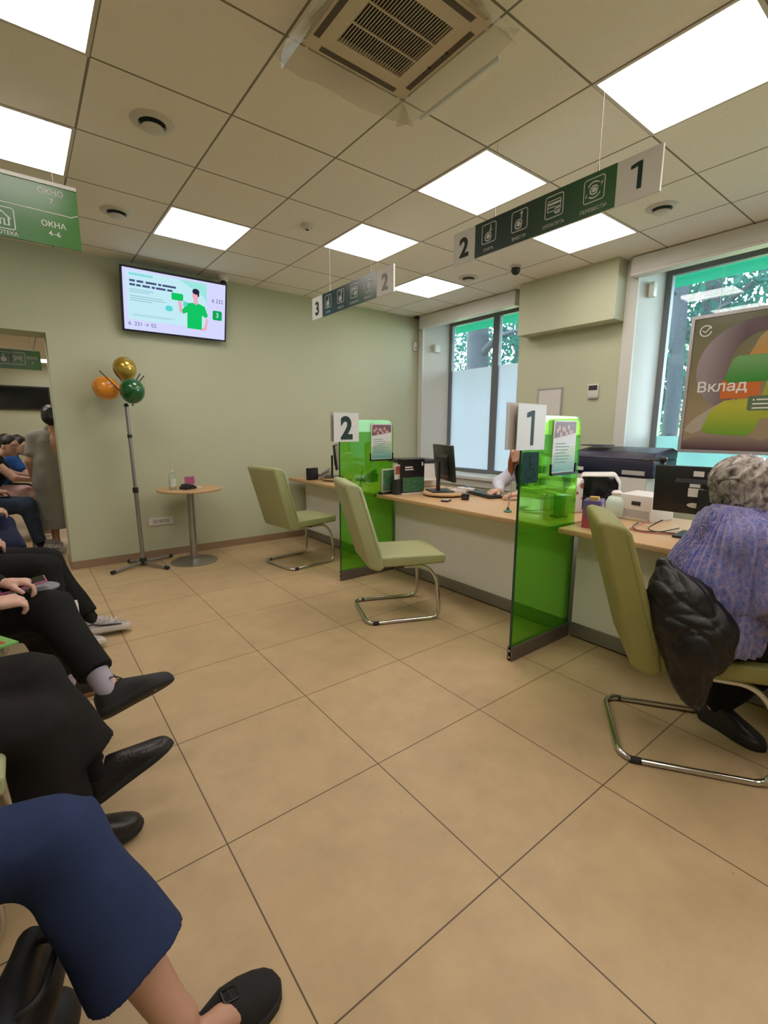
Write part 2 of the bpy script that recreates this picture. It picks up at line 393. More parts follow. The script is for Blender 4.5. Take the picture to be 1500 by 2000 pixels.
# ------------------------------------------------------------------ ceiling lights
def diffuser_mat():
    m = bpy.data.materials.new('diffuser'); m.use_nodes = True; nt = m.node_tree; nt.nodes.clear(); N = nt.nodes; L = nt.links
    o = N.new('ShaderNodeOutputMaterial'); e = N.new('ShaderNodeEmission'); e.inputs[0].default_value = (*LIGHT_COLOR, 1)
    tc = N.new('ShaderNodeTexCoord'); mp = N.new('ShaderNodeMapping'); mp.inputs['Scale'].default_value = (1, 1, 1); L.new(tc.outputs['Object'], mp.inputs[0])
    w = N.new('ShaderNodeTexWave'); w.bands_direction = 'X'; w.inputs['Scale'].default_value = 2.1; w.inputs['Distortion'].default_value = 0.6; L.new(mp.outputs[0], w.inputs[0])
    r = N.new('ShaderNodeMapRange'); r.inputs[3].default_value = 0.86 * LIGHT_STRENGTH; r.inputs[4].default_value = 1.1 * LIGHT_STRENGTH
    L.new(w.outputs['Fac'], r.inputs[0]); L.new(r.outputs[0], e.inputs[1]); L.new(e.outputs[0], o.inputs[0]); MATS['diffuser'] = m
diffuser_mat()
LL = {(3, -1): 'square ceiling light panel crossed by a wire, beside the hanging 2 to 1 sign',
      (1, 2): 'square ceiling light panel above the wall television',
      (3, 1): 'square ceiling light panel just before the far hanging 3 to 2 sign',
      (5, 2): 'square ceiling light panel nearest the back corner window',
      (5, -1): 'square ceiling light panel seen below the icons of the hanging 2 to 1 sign',
      (-1, 1): 'square ceiling light panel above the green direction sign on the left',
      (-1, -1): 'square ceiling light panel cut by the top left corner of the picture',
      (3, -3): 'large looking ceiling light panel at the top right corner of the picture',
      (-1, -4): 'unseen ceiling light panel added over the waiting row behind the viewer', (3, -5): 'unseen ceiling light panel added behind the viewer on the counter side',  # from here on: unseen panels, added to brighten the room
      (5, -4): 'unseen ceiling light panel added behind the viewer by the windows', (1, -5): 'unseen ceiling light panel added behind the viewer mid room',
      (-1, -7): 'unseen ceiling light panel added in the rear left of the room', (3, -7): 'unseen ceiling light panel added in the rear right of the room'}
for (i, j), lab in LL.items():
    x, y = gx + .6 * i + .3, gy + .6 * j + .3
    t = thing('ceiling_light', lab, 'ceiling light', (x, y, CZ), group='square ceiling light panels')
    f = MB(); a, b_ = .300, .284
    for lo, hi in (((-a, -a), (a, -b_)), ((-a, b_), (a, a)), ((-a, -b_), (-b_, b_)), ((b_, -b_), (a, b_))):
        f.box((lo[0], lo[1], -.004), (hi[0], hi[1], .03))
    f.box((-a, -a, .03), (a, a, .05))
    f.build('frame', 'light_trim', t)
    MB().box((-b_, -b_, .010), (b_, b_, .018)).build('diffuser', 'diffuser', t)
for x, y, lab in ((-.15, 12.4, 'long ceiling light in the next room, the nearer of two seen through the opening'), (.72, 13.6, 'short ceiling light in the next room close to the opening edge'), (.2, 7.2, 'unseen ceiling light added in the next room above the opening head'), (1.6, 9.0, 'unseen ceiling light added in the next room deep on the right'), (-.9, 6.4, 'unseen ceiling light added in the next room over the waiting people'), (.9, 10.9, 'unseen ceiling light added in the next room behind the green sign')):  # the last four are unseen, added to brighten the next room
    t = thing('ceiling_light', lab, 'ceiling light', (x, y, CZ), group='next room ceiling lights')
    w_ = .58 if x < 0 else .26
    MB().box((-w_ - .02, -.32, -.02), (w_ + .02, .32, .01)).build('frame', 'light_trim', t)
    MB().box((-w_, -.3, -.026), (w_, .3, -.0201)).build('diffuser', 'diffuser', t)
# ------------------------------------------------------------------ ceiling fittings
for x, y, lab in ((.694, 2.834, 'round white ceiling air valve, the nearest and largest, left of the air conditioner'), (.712, 4.076, 'round white ceiling air valve right of the green direction sign'),
                  (3.698, 1.65, 'round white ceiling air valve under the number 1 of the hanging sign'), (3.79, 3.525, 'small looking round ceiling air valve near the window head')):
    t = thing('air_valve', lab, 'air vent', (x, y, CZ), group='round ceiling air valves')
    MB().lathe([(.062, 0), (.066, -.012), (.088, -.010), (.102, -.004), (.104, 0)], seg=40).build('rim', 'ceil_white' if 'ceil_white' in MATS else 'light_trim', t, smooth=40)
    MB().lathe([(.0, -.0005), (.064, -.0005), (.064, .0)], seg=32).build('throat', 'slot_black', t)
    MB().lathe([(0, -.038), (.045, -.037), (.054, -.031), (.052, -.026), (.02, -.020), (0, -.008)], seg=36).build('disc', 'light_trim', t, smooth=50)
t = thing('smoke_detector', 'small round smoke detector on the ceiling above the far hanging sign', 'smoke detector', (1.898, 3.435, CZ))
MB().lathe([(0, -.03), (.018, -.03), (.022, -.022), (.045, -.018), (.05, 0)], seg=28).build('body', 'light_trim', t, smooth=40)
MB().cyl((0, 0, -.033), (0, 0, -.0301), .012).build('sensor', 'slot_black', t)
t = thing('security_camera', 'white dome security camera at the top right of the television', 'security camera', (1.80, 5.035, CZ))
MB().lathe([(.058, 0), (.06, -.012), (.056, -.03), (.048, -.042)], seg=32).build('base', 'plastic_white', t, smooth=50)
MB().ball((0, 0, -.05), (.046, .046, .05), 24, 12).build('dome', 'plastic_white', t, smooth=180)
MB().ball((-.004, -.018, -.072), (.034, .034, .034), 20, 10).build('lens', 'black_plastic', t, smooth=180)
t = thing('security_camera', 'small black dome security camera on the ceiling before the pier', 'security camera', (3.888, 3.015, CZ))
MB().lathe([(.05, 0), (.05, -.012), (.044, -.018)], seg=28).build('base', 'light_trim', t, smooth=40)
MB().ball((0, 0, -.035), (.042, .042, .045), 24, 12).build('dome', 'black_plastic', t, smooth=180)
# ------------------------------------------------------------------ ceiling cassette air conditioner and its film deflectors
mat('ac_plastic', (0.62, 0.54, 0.40), 0.45)
glassy('deflector', (0.93, 0.90, 0.86), (0.60, 0.58, 0.54), 0.36, gloss=0.03, rough=0.15)
ac = thing('air_conditioner', 'ceiling cassette air conditioner with a dark slatted grille', 'air conditioner', (1.295, 1.63, CZ))
b0, g0, z0 = .256, .159, -.034
f = MB()
for lo, hi in (((-b0, -b0), (b0, -g0)), ((-b0, g0), (b0, b0)), ((-b0, -g0), (-g0, g0)), ((g0, -g0), (b0, g0))):
    f.box((lo[0], lo[1], z0), (hi[0], hi[1], -.001))
f.build('panel', 'ac_plastic', ac)
MB().box((-g0, -g0, -.012), (g0, g0, -.004)).build('filter', 'slot_black', ac)
s_ = MB()
for i in range(25):
    y = -g0 + .0127 * (i + .3); s_.box((y, -g0, z0 + .003), (y + .0028, g0, z0 + .007))
ob = s_.build('grille_slats', 'ac_plastic', ac)
r_ = MB()
for x in (-.055, .052): r_.box((-g0, x - .003, z0 - .001), (g0, x + .003, z0 + .004))
r_.build('grille_rib', 'ac_plastic', ac)
for k in range(4):
    M = Matrix.Rotation(k * math.pi / 2, 4, 'Z')
    MB().box((-.19, b0 - .038, z0 - .0015), (.19, b0 - .012, z0 - .0003), M).build('air_slot', 'dark_slot' if 'dark_slot' in MATS else mat('dark_slot', (.10, .08, .06), .7), ac)
for x, y, r in ((.222, .04, .007), (.222, .075, .004), (.222, -.06, .006), (.222, -.035, .004)):
    MB().cyl((x, y, z0 - .002), (x, y, z0), r).build('indicator', 'slot_black', ac)
mat('strip_gloss', (.85, .85, .85), .18, coat=1.0); mat('mount_strip', (0.66, 0.60, 0.52), 0.4)
names = ['towards the back wall', 'towards the waiting row', 'towards the viewer', 'towards the windows']
for k in range(4):
    t = thing('air_deflector', 'cloudy plastic film deflector on the air conditioner side ' + names[k], 'air deflector', (1.295, 1.63, CZ), k * math.pi / 2, 'film deflectors round the air conditioner')
    s_ = MB(); n = 10
    P0 = [(-.25 + .5 * i / n, .262, -.030) for i in range(n + 1)]
    P1 = [((-.36 + .72 * i / n) , .345 - .045 * max(0, abs(i / n - .5) * 2 - .72) / .28, -.085 - .006 * math.sin(i * 1.3)) for i in range(n + 1)]
    s_.add(P0 + P1, [(i, i + 1, n + 2 + i, n + 1 + i) for i in range(n)])
    s_.build('film_sheet', 'deflector', t, smooth=60)
    if k == 3: MB().box((-.23, .338, -.100), (.23, .350, -.084)).build('edge_strip', 'strip_gloss', t)
    for sx in (-1, 1): MB().box((sx * .235 - .006, .2565, -.036), (sx * .235 + .006, .266, -.024)).build('clip', 'mount_strip', t)
# ------------------------------------------------------------------ counter desks
def wood_mat(name, a, b_, axis_scale=(6, 1.2, 30)):
    m = mat(name, a, 0.38, spec=0.4); N, L, b = nodes(m)
    tc = N.new('ShaderNodeTexCoord'); mp = N.new('ShaderNodeMapping'); mp.inputs['Scale'].default_value = axis_scale
    n = N.new('ShaderNodeTexNoise'); n.inputs['Scale'].default_value = 4; n.inputs['Detail'].default_value = 6; n.inputs['Distortion'].default_value = 1.2
    c = N.new('ShaderNodeMix'); c.data_type = 'RGBA'; c.inputs[6].default_value = (*a, 1); c.inputs[7].default_value = (*b_, 1)
    L.new(tc.outputs['Object'], mp.inputs[0]); L.new(mp.outputs[0], n.inputs['Vector']); L.new(n.outputs['Fac'], c.inputs[0]); L.new(c.outputs[2], b.inputs['Base Color'])
    return m
wood_mat('beech', (0.60, 0.40, 0.21), (0.50, 0.31, 0.15))
mat('desk_white', (0.82, 0.80, 0.76), 0.5)
mat('plinth_metal', (0.30, 0.28, 0.26), 0.38, metal=0.6)
FXE, FXB, TOPZ = 2.50, 2.72, 0.75      # worktop front edge, front board, worktop height
for lab, y0, y1 in (('wood topped service desk at the far end below the television side, station three', 3.395, 5.12),
                    ('wood topped service desk between the two green divider screens', 1.575, 3.365),
                    ('wood topped service desk in the right foreground before the woman in the sweater', -.9, 1.535)):
    t = thing('service_desk', lab, 'desk', (FXB, (y0 + y1) / 2, 0), group='service desks of the counter')
    MB().box((FXE, y0, TOPZ - .036), (3.42, y1, TOPZ), bevel=.008, seg=3).build('worktop', 'beech', t, world=True, smooth=30)
    MB().box((FXB, y0 + .01, .10), (FXB + .02, y1 - .01, TOPZ - .036)).build('front_board', 'desk_white', t, world=True)
    MB().box((FXB - .006, y0 + .01, 0.012), (FXB + .014, y1 - .01, .0995)).build('plinth', 'plinth_metal', t, world=True)
    MB().box((FXB + .016, y0 + .01, 0.0), (FXB + .035, y1 - .01, .0995)).build('plinth_seal', 'slot_black', t, world=True)
    for yy in (y0 + .02, y1 - .045):
        MB().box((FXB + .0205, yy, 0), (3.38, yy + .025, TOPZ - .0365)).build('side_board', 'desk_white', t, world=True)
# ------------------------------------------------------------------ green divider screens
glassy('green_acrylic', (0.58, 0.95, 0.28), (0.12, 0.55, 0.02), 0.20, gloss=0.03)
mat('green_edge', (0.010, 0.06, 0.03), 0.2)
mat('sign_white', (0.68, 0.66, 0.63), 0.5); mat('sign_back', (0.50, 0.46, 0.42), 0.55)
mat('ink_green', (0.001, 0.022, 0.015), 0.6)
mat('base_profile', (0.16, 0.13, 0.12), 0.4, metal=0.4)
def digit_one(name, cx, y, cap, w, material, parent, M):
    f = Flat(M, .0012); s = .30 * w
    f.poly([(cx + w * .30 - s * 1.05, y), (cx + w * .30, y), (cx + w * .30, y + cap), (cx + w * .30 - s * .95, y + cap), (cx - w * .5, y + cap * .93), (cx - w * .5, y + cap * .79), (cx + w * .30 - s * 1.05, y + cap * .84)])
    return f.build(name, material, parent, world=True)
def divider(y, num, lab, leaflab, signlab):
    t = thing('divider_screen', lab, 'divider', (2.13, y, 0), group='green divider screens')
    e = .006
    M = FR((0, y, 0), (1, 0, 0), (0, 0, 1))
    # sheet with a cut-out where it saddles the worktop
    up = [(2.13, .085), (2.722, .085), (2.722, TOPZ - .038), (2.494, TOPZ - .038)] if False else None
    lo = MB().prism([(2.13, .075), (2.7135, .075), (2.7135, TOPZ + .001), (2.13, TOPZ + .001)], -e, e, M)
    hi = [(2.13, TOPZ + .001), (2.70, TOPZ + .001)] + [(2.70 - .07 + .07 * math.cos(math.radians(a)), 1.335 + .07 * math.sin(math.radians(a))) for a in range(0, 91, 10)] + [(2.13, 1.405)]
    lo.prism(hi, -e, e, M)
    lo.build('acrylic_sheet', 'green_acrylic', t, world=True)
    ed = MB(); ed.box((2.124, y - e - .0005, .0), (2.1295, y + e + .0005, 1.405)); ed.box((2.7138, y - e, .075), (2.7165, y + e, TOPZ - .04))
    ed.build('sheet_edge', 'green_edge', t, world=True)
    ba = MB().box((2.124, y - .018, 0), (2.713, y + .018, .085), bevel=.002).build('base_profile', 'base_profile', t, world=True)
    for zz in (.022, .062): MB().cyl((2.1235, y, zz), (2.120, y, zz), .007, seg=12).build('end_screw', 'chrome', ba, world=True)
    # number plate, printed on both sides
    p = thing('number_plate', signlab, 'number sign', (2.19, y - .013, 1.215), group='number plates on the dividers')
    Mf = FR((0, y - .0145, 0), (1, 0, 0), (0, 0, 1))
    MB().box((2.066, y - .0145, 1.218), (2.316, y - .0105, 1.460)).build('plate', 'sign_white', p, world=True)
    MB().box((2.006 if num == 1 else 2.050, y + .0105, 1.222), (2.30, y + .0145, 1.466)).build('back_plate', 'sign_back', p, world=True)
    for xx in (2.15, 2.25): MB().cyl((xx, y - .0105, 1.34), (xx, y + .0105, 1.34), .006, seg=10).build('fixing_bolt', 'chrome', p, world=True)
    if num == 1: digit_one('numeral', 2.185, 1.243, .185, .085, 'ink_green', p, Mf)
    else: text('numeral', '2', .180, 'ink_green', p, Mf, 2.192, 1.248, .0012, bold=.045, stretch=.92)
    return t
divider(1.555, 1, 'translucent green divider screen with the number 1 plate and access symbol', '', 'white square plate with a dark green number 1 on the nearer divider')
divider(3.38, 2, 'translucent green divider screen with the number 2 plate, the farther one', '', 'white square plate with a dark green number 2 on the farther divider')
# wheelchair access sticker on the nearer divider
Mw = FR((0, 1.5485, 0), (1, 0, 0), (0, 0, 1))
mat('access_green', (0.002, 0.035, 0.024), 0.7, spec=.2)
t = thing('access_sign', 'dark green wheelchair access sticker below the number 1 plate', 'sticker', (2.21, 1.548, 1.02))
Flat(Mw, .0008).poly(rrect(2.135, 1.035, 2.285, 1.205, .012)).build('sticker', 'access_green', t, world=True)
mat('access_line', (0.001, 0.010, 0.009), 0.7, spec=.2)
f = Flat(Mw, .0016); f.disc(2.20, 1.178, .011); f.stroke([(2.198, 1.162), (2.203, 1.115), (2.238, 1.112), (2.250, 1.072), (2.262, 1.076)], .010); f.stroke([(2.200, 1.140), (2.232, 1.138)], .008); f.ring(2.206, 1.090, .034, .008, 130, 355)
f.build('wheelchair_symbol', 'access_line', t, world=True)
# ------------------------------------------------------------------ leaflets on the dividers
def leaflet(y, x0, x1, z0, z1, lab):
    M = FR((0, y, 0), (1, 0, 0), (0, 0, 1))
    t = thing('leaflet_holder', lab, 'leaflet', ((x0 + x1) / 2, y, z0), group='leaflets hung on the dividers')
    MB().box((x0, y - .004, z0), (x1, y, z1)).build('sheet', 'sign_white', t, world=True)
    w, h = x1 - x0, z1 - z0
    f = Flat(M, .0048); f.poly([(x0 + .03 * w, z0 + .66 * h), (x1 - .04 * w, z0 + .76 * h), (x1 - .04 * w, z0 + .97 * h), (x0 + .06 * w, z0 + .97 * h)]); f.build('photo_print', 'leaf_photo', t, world=True)
    f = Flat(M, .0054)
    for i in range(9):
        cx = x0 + w * (.15 + .1 * i * .8); f.disc(cx, z0 + h * (.80 + .07 * math.sin(i * 2.3)), w * .05, h * .05)
    f.build('people_print', 'leaf_skin', t, world=True)
    f = Flat(M, .0048); f.poly([(x0 + .03 * w, z0 + .02 * h), (x1 - .03 * w, z0 + .02 * h), (x1 - .03 * w, z0 + .52 * h), (x0 + .03 * w, z0 + .36 * h)]); f.build('gradient_print', 'leaf_grad', t, world=True)
    f = Flat(M, .0054)
    for i in range(7): f.rect(x0 + .1 * w, z0 + h * (.55 - .06 * i), x0 + w * (.55 + .25 * ((i * 37 % 10) / 10)), z0 + h * (.565 - .06 * i))
    f.build('text_lines', 'leaf_line', t, world=True)
    k = MB(); k.box((x0 - .012, y - .02, z0 - .014), (x1 + .012, y - .0005, z0 - .002)); k.box((x0 - .014, y - .012, z0 - .012), (x0 - .006, y - .0005, z0 + h * .17)); k.box((x1 + .006, y - .012, z0 - .012), (x1 + .014, y - .0005, z0 + h * .17))
    k.build('holder_rail', 'black_plastic', t, world=True)
mat('leaf_photo', (0.16, 0.05, 0.06), .4, noise=.6, nscale=60); mat('leaf_skin', (0.55, 0.30, 0.26), .4)
def ramp_mat(name, c0, c1, ax, p0, p1, rough=.4, mid=None):
    """printed colour gradient along one object axis"""
    m = mat(name, c0, rough); N, L, b = nodes(m)
    g = N.new('ShaderNodeNewGeometry'); sp = N.new('ShaderNodeSeparateXYZ'); L.new(g.outputs['Position'], sp.inputs[0])
    r = N.new('ShaderNodeMapRange'); r.inputs[1].default_value = p0; r.inputs[2].default_value = p1; L.new(sp.outputs[ax], r.inputs[0])
    cr = N.new('ShaderNodeValToRGB'); cr.color_ramp.elements[0].color = (*c0, 1); cr.color_ramp.elements[1].color = (*c1, 1)
    if mid: e = cr.color_ramp.elements.new(.5); e.color = (*mid, 1)
    L.new(r.outputs[0], cr.inputs[0]); L.new(cr.outputs[0], b.inputs['Base Color']); return m
ramp_mat('leaf_grad', (0.10, 0.38, 0.34), (0.62, 0.62, 0.42), 'Z', 1.06, 1.25); mat('leaf_line', (0.10, 0.22, 0.18), .5)
leaflet(1.547, 2.404, 2.640, 1.080, 1.381, 'pale leaflet with a group photo hung on the nearer green divider')
leaflet(3.372, 2.451, 2.682, 1.060, 1.372, 'pale leaflet with a group photo hung on the farther green divider')
# ------------------------------------------------------------------ cantilever chairs
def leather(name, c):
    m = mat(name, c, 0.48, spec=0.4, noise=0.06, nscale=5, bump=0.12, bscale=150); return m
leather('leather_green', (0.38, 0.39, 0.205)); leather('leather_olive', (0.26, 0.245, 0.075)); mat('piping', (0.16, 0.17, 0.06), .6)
mat('rubber', (0.015, 0.015, 0.015), .7)
def cushion(prof, y0, y1, bev):
    """side profile (x, z) extruded across the chair, rounded"""
    M = FR((0, 0, 0), (1, 0, 0), (0, 0, 1))
    return MB().prism(prof, -y1, -y0, M, bevel=bev, seg=4)
def make_chair(lab, leath='leather_green'):
    t = thing('visitor_chair', lab, 'chair', group='green cantilever visitor chairs')
    W = .225
    cushion([(-.135, .398), (.315, .402), (.322, .462), (.30, .470), (-.15, .472)], -W, W, .016).build('seat', leath, t, smooth=45)
    cushion([(-.165, .372), (-.125, .395), (-.150, .52), (-.278, .935), (-.30, .965), (-.385, .985), (-.405, .965), (-.235, .40)], -W - .005, W + .005, .018).build('backrest', leath, t, smooth=45)
    for s in (-1, 1):
        y = s * (W + .0035)
        MB().tube([(-.163, y, .47), (-.22, y, .66), (-.30, y, .93)], .0025, 6).build('seam', 'piping', t)
    fr = fillet([(.02, -W + .03, .392), (.185, -W + .03, .385), (.255, -W + .01, .30), (.275, -W - .01, .013), (-.245, -W - .01, .013), (-.245, W + .01, .013), (.275, W + .01, .013), (.255, W - .01, .30), (.185, W - .03, .385), (.02, W - .03, .392)], .075, 8)
    MB().tube(fr, .0125, 12).build('tube_frame', 'chrome', t, smooth=60)
    MB().box((-.02, -W + .02, .386), (.02, W - .02, .397)).build('crossbar', 'dark_plastic', t)
    for s in (-1, 1):
        MB().cyl((-.21, s * (W + .01), .013), (-.17, s * (W + .01), .013), .0135, seg=12).build('foot_sleeve', 'rubber', t)
    return t
chA = make_chair('empty green chair with chrome cantilever legs between the two divider screens')
chA.location = (2.07, 2.57, 0); chA.rotation_euler = (0, 0, math.radians(-22.5))
R_ = math.radians
chB = dup(chA, (2.11, 4.15, 0), R_(8), 'empty green chair farthest away, beside the small round table')
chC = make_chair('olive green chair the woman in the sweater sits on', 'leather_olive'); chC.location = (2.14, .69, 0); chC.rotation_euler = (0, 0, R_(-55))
# ------------------------------------------------------------------ round table with things on it
t = thing('round_table', 'small round wood topped table on a steel column by the back wall', 'table', (1.275, 4.80, 0))
MB().lathe([(0, .722), (.292, .722), (.300, .728), (.300, .738), (.295, .744), (0, .744)], seg=56).build('tabletop', 'beech', t, smooth=30)
MB().lathe([(.034, .012), (.034, .70), (.07, .712), (.07, .7215)], seg=28).build('column', 'brushed', t, smooth=40)
MB().lathe([(.222, 0), (.222, .006), (.21, .012), (.05, .02), (.036, .03), (0, .03)], seg=48).build('base_plate', 'brushed', t, smooth=35)
tz = .744
glassy('clear_plastic', (0.92, 0.96, 0.94), (.6, .7, .66), .12, gloss=.06)
mat('gel_label', (.62, .66, .62), .4); mat('pink_print', (0.42, 0.10, 0.22), .4, noise=.4, nscale=50)
t = thing('sanitizer_bottle', 'clear pump bottle of hand sanitizer on the round table', 'bottle', (1.115, 4.78, tz + .0005))
MB().lathe([(0, 0), (.030, 0), (.033, .006), (.033, .125), (.026, .145), (.013, .155), (.013, .165)], seg=24).build('bottle_body', 'clear_plastic', t, smooth=40)
MB().lathe([(.0335, .03), (.0335, .105)], seg=24).build('paper_label', 'gel_label', t, smooth=60)
q = MB(); q.lathe([(.015, .1655), (.015, .178), (.006, .180), (.006, .205), (.012, .207), (.012, .214), (0, .215)], seg=16); q.box((-.005, -.036, .207), (.005, 0, .214)); q.build('pump', 'plastic_white', t, smooth=40)
t = thing('queue_terminal', 'black desktop device lying on the round table', 'device', (1.245, 4.735, tz + .0005), .5)
MB().prism([(-.07, 0), (.07, 0), (.07, .018), (.02, .045), (-.04, .050), (-.07, .02)], -.045, .045, FR((0, 0, 0), (1, 0, 0), (0, 0, 1)), bevel=.006).build('body', 'black_plastic', t, smooth=40)
MB().box((-.03, -.03, .0505), (.01, .03, .052)).build('keypad', 'dark_plastic', t)
t = thing('leaflet_box', 'small pink printed leaflet stand at the back of the round table', 'leaflet stand', (1.30, 4.88, tz + .0005), .1)
MB().box((-.055, -.012, 0), (.055, .012, .008)).build('foot', 'clear_plastic', t)
MB().box((-.052, -.004, .0085), (.052, .004, .110)).build('panel', 'sign_back', t)
Flat(FR((0, -.0045, 0), (1, 0, 0), (0, 0, 1)), .0006).rect(-.048, .03, .048, .105).build('print', 'pink_print', t)
t = thing('paper_stack', 'small white papers under the black device on the round table', 'papers', (1.335, 4.80, tz + .0005), .3)
MB().box((-.05, -.04, 0), (.05, .04, .012)).build('paper', 'plastic_white', t)
# ------------------------------------------------------------------ balloon stand
st = thing('balloon_stand', 'tall grey telescopic stand with a crossed foot by the back wall', 'stand', (.83, 4.93, 0))
mat('grey_tube', (0.33, 0.32, 0.31), .35, metal=.7)
pole = [(0, 0, .03), (-.012, 0, .75), (-.026, 0, 1.52)]
MB().tube(pole[:2], .019, 14).build('lower_pole', 'grey_tube', st, smooth=60); MB().tube([(-.0121, 0, .7505), (-.026, 0, 1.52)], .0155, 14).build('upper_pole', 'grey_tube', st, smooth=60)
MB().lathe([(.024, 0), (.026, .02), (.024, .05)], (-.012, 0, .72), 18).build('collar', 'rubber', st); MB().lathe([(.02, 0), (.02, .03)], (-.020, 0, 1.235), 18).build('collar', 'rubber', st)
MB().lathe([(.036, 0), (.036, .03), (.026, .06), (0, .06)], (0, 0, .018), 20).build('hub', 'rubber', st)
for a in (28, 118, 208, 298):
    d = Vector((math.cos(R_(a)), math.sin(R_(a)), 0))
    if d.y > .8: d = d * .62
    l_ = MB().cyl(d * .03 + Vector((0, 0, .036)), d * .30 + Vector((0, 0, .022)), .014, seg=12).build('foot_tube', 'grey_tube', st, smooth=60)
    MB().cyl(d * .30 + Vector((0, 0, .0205)), d * .335 + Vector((0, 0, .019)), .0175, seg=12).build('end_cap', 'rubber', l_)
MB().ball((-.026, 0, 1.53), .02).build('top_knob', 'rubber', st, smooth=180)
tw = MB()
for a, b_ in (((-.03, -.05, 1.60), (-.22, -.05, 1.82)), ((-.02, -.10, 1.66), (-.12, -.12, 1.835)), ((.0, -.05, 1.66), (.10, -.07, 1.815)), ((.02, -.05, 1.66), (.135, -.05, 1.80))): tw.tube([a, b_], .0045, 6)
tw.build('balloon_stick', 'rubber', st)
def balloon(name, lab, c, r, material, tip):
    t = thing(name, lab, 'balloon', c, group='balloons on the stand')
    M = Vector((0, 0, 1)).rotation_difference(-Vector(tip).normalized()).to_matrix().to_4x4()
    pr = [(0, 1.06 * r)] + [(r * math.sin(R_(a)) , r * math.cos(R_(a)) * (1.06 if a < 90 else 1.14)) for a in range(8, 172, 8)] + [(.05 * r, -1.20 * r)]
    MB().lathe(pr[::-1], seg=32, M=M).build('skin', material, t, smooth=180)
    MB().lathe([(.10 * r, -1.32 * r), (.03 * r, -1.24 * r), (.07 * r, -1.2 * r), (0, -1.18 * r)], seg=12, M=M).build('knot', material, t, smooth=180)
mat('gold_balloon', (0.50, 0.33, 0.05), .22, metal=.55, coat=.5); mat('orange_balloon', (0.80, 0.30, 0.03), .22, coat=.6); mat('green_balloon', (0.006, 0.10, 0.022), .18, coat=.7)
balloon('balloon', 'shiny gold balloon, topmost of the three on the stand', (.822, 4.955, 1.862), .097, 'gold_balloon', (0, -.1, -1))
balloon('balloon', 'orange balloon on the left of the stand against the wall', (.660, 4.985, 1.680), .104, 'orange_balloon', (.9, 0, -.3))
balloon('balloon', 'dark green balloon at the front top of the stand', (.842, 4.80, 1.655), .102, 'green_balloon', (.0, .3, -1))
# ------------------------------------------------------------------ wall fittings
t = thing('power_socket', 'white strip of wall sockets low on the back wall behind the stand', 'socket', (1.068, BY - .001, .377))
MB().box((-.118, -.012, -.04), (.118, 0, .04), bevel=.004).build('plate', 'plastic_white', t)
MB().box((-.075, -.014, -.018), (-.03, -.0121, .018)).build('outlet', 'plastic_grey', t); MB().box((-.02, -.014, -.018), (.025, -.0121, .018)).build('outlet', 'plastic_grey', t); MB().box((.035, -.014, -.018), (.08, -.0121, .018)).build('outlet', 'plastic_grey', t)
t = thing('motion_sensor', 'small white motion sensor in the back right wall corner', 'sensor', (4.515, BY - .002, 2.465))
MB().box((-.03, -.03, -.055), (.03, 0, .055), bevel=.01).build('housing', 'plastic_white', t, smooth=40); MB().box((-.018, -.032, -.04), (.018, -.0301, -.005)).build('lens', 'plastic_grey', t)
t = thing('motion_sensor', 'white box sensor inside the back window reveal', 'sensor', (4.77, 5.005, 2.44))
MB().box((-.05, -.04, -.05), (.05, 0, .05), bevel=.008).build('housing', 'plastic_white', t, smooth=40)
t = thing('motion_sensor', 'beige sensor under the blind cassette beside the poster window', 'sensor', (4.74, 2.15, 2.60))
MB().box((-.035, -.05, -.07), (.035, 0, .06), bevel=.01).build('housing', 'plastic_white', t, smooth=40)
t = thing('security_camera', 'tiny black camera at the ceiling in the back right corner', 'security camera', (4.49, 5.09, CZ))
MB().box((-.04, -.03, -.035), (.04, .03, 0), bevel=.006).build('body', 'black_plastic', t, smooth=40)
t = thing('thermostat', 'white wall thermostat with a dark display on the pier', 'thermostat', (WX - .001, 2.53, 1.70))
MB().box((-.02, -.055, -.055), (0, .055, .075), bevel=.005).build('housing', 'plastic_white', t, smooth=40)
MB().box((-.0215, -.045, .015), (-.0201, .045, .062)).build('display', 'dark_plastic', t); MB().box((-.022, -.05, -.066), (-.001, .05, -.0555)).build('bottom_strip', 'plastic_grey', t)
t = thing('notice_board', 'plain white notice panel in a thin grey frame on the pier', 'notice board', (WX - .001, 3.02, 1.30))
f = MB(); f.box((-.018, -.15, .0), (0, -.136, .47)); f.box((-.018, .136, 0), (0, .15, .47)); f.box((-.018, -.136, 0), (0, .136, .014)); f.box((-.018, -.136, .456), (0, .136, .47)); f.build('frame', 'plastic_grey', t)
MB().box((-.012, -.135, .0145), (-.002, .135, .4555)).build('panel', 'sign_white', t)
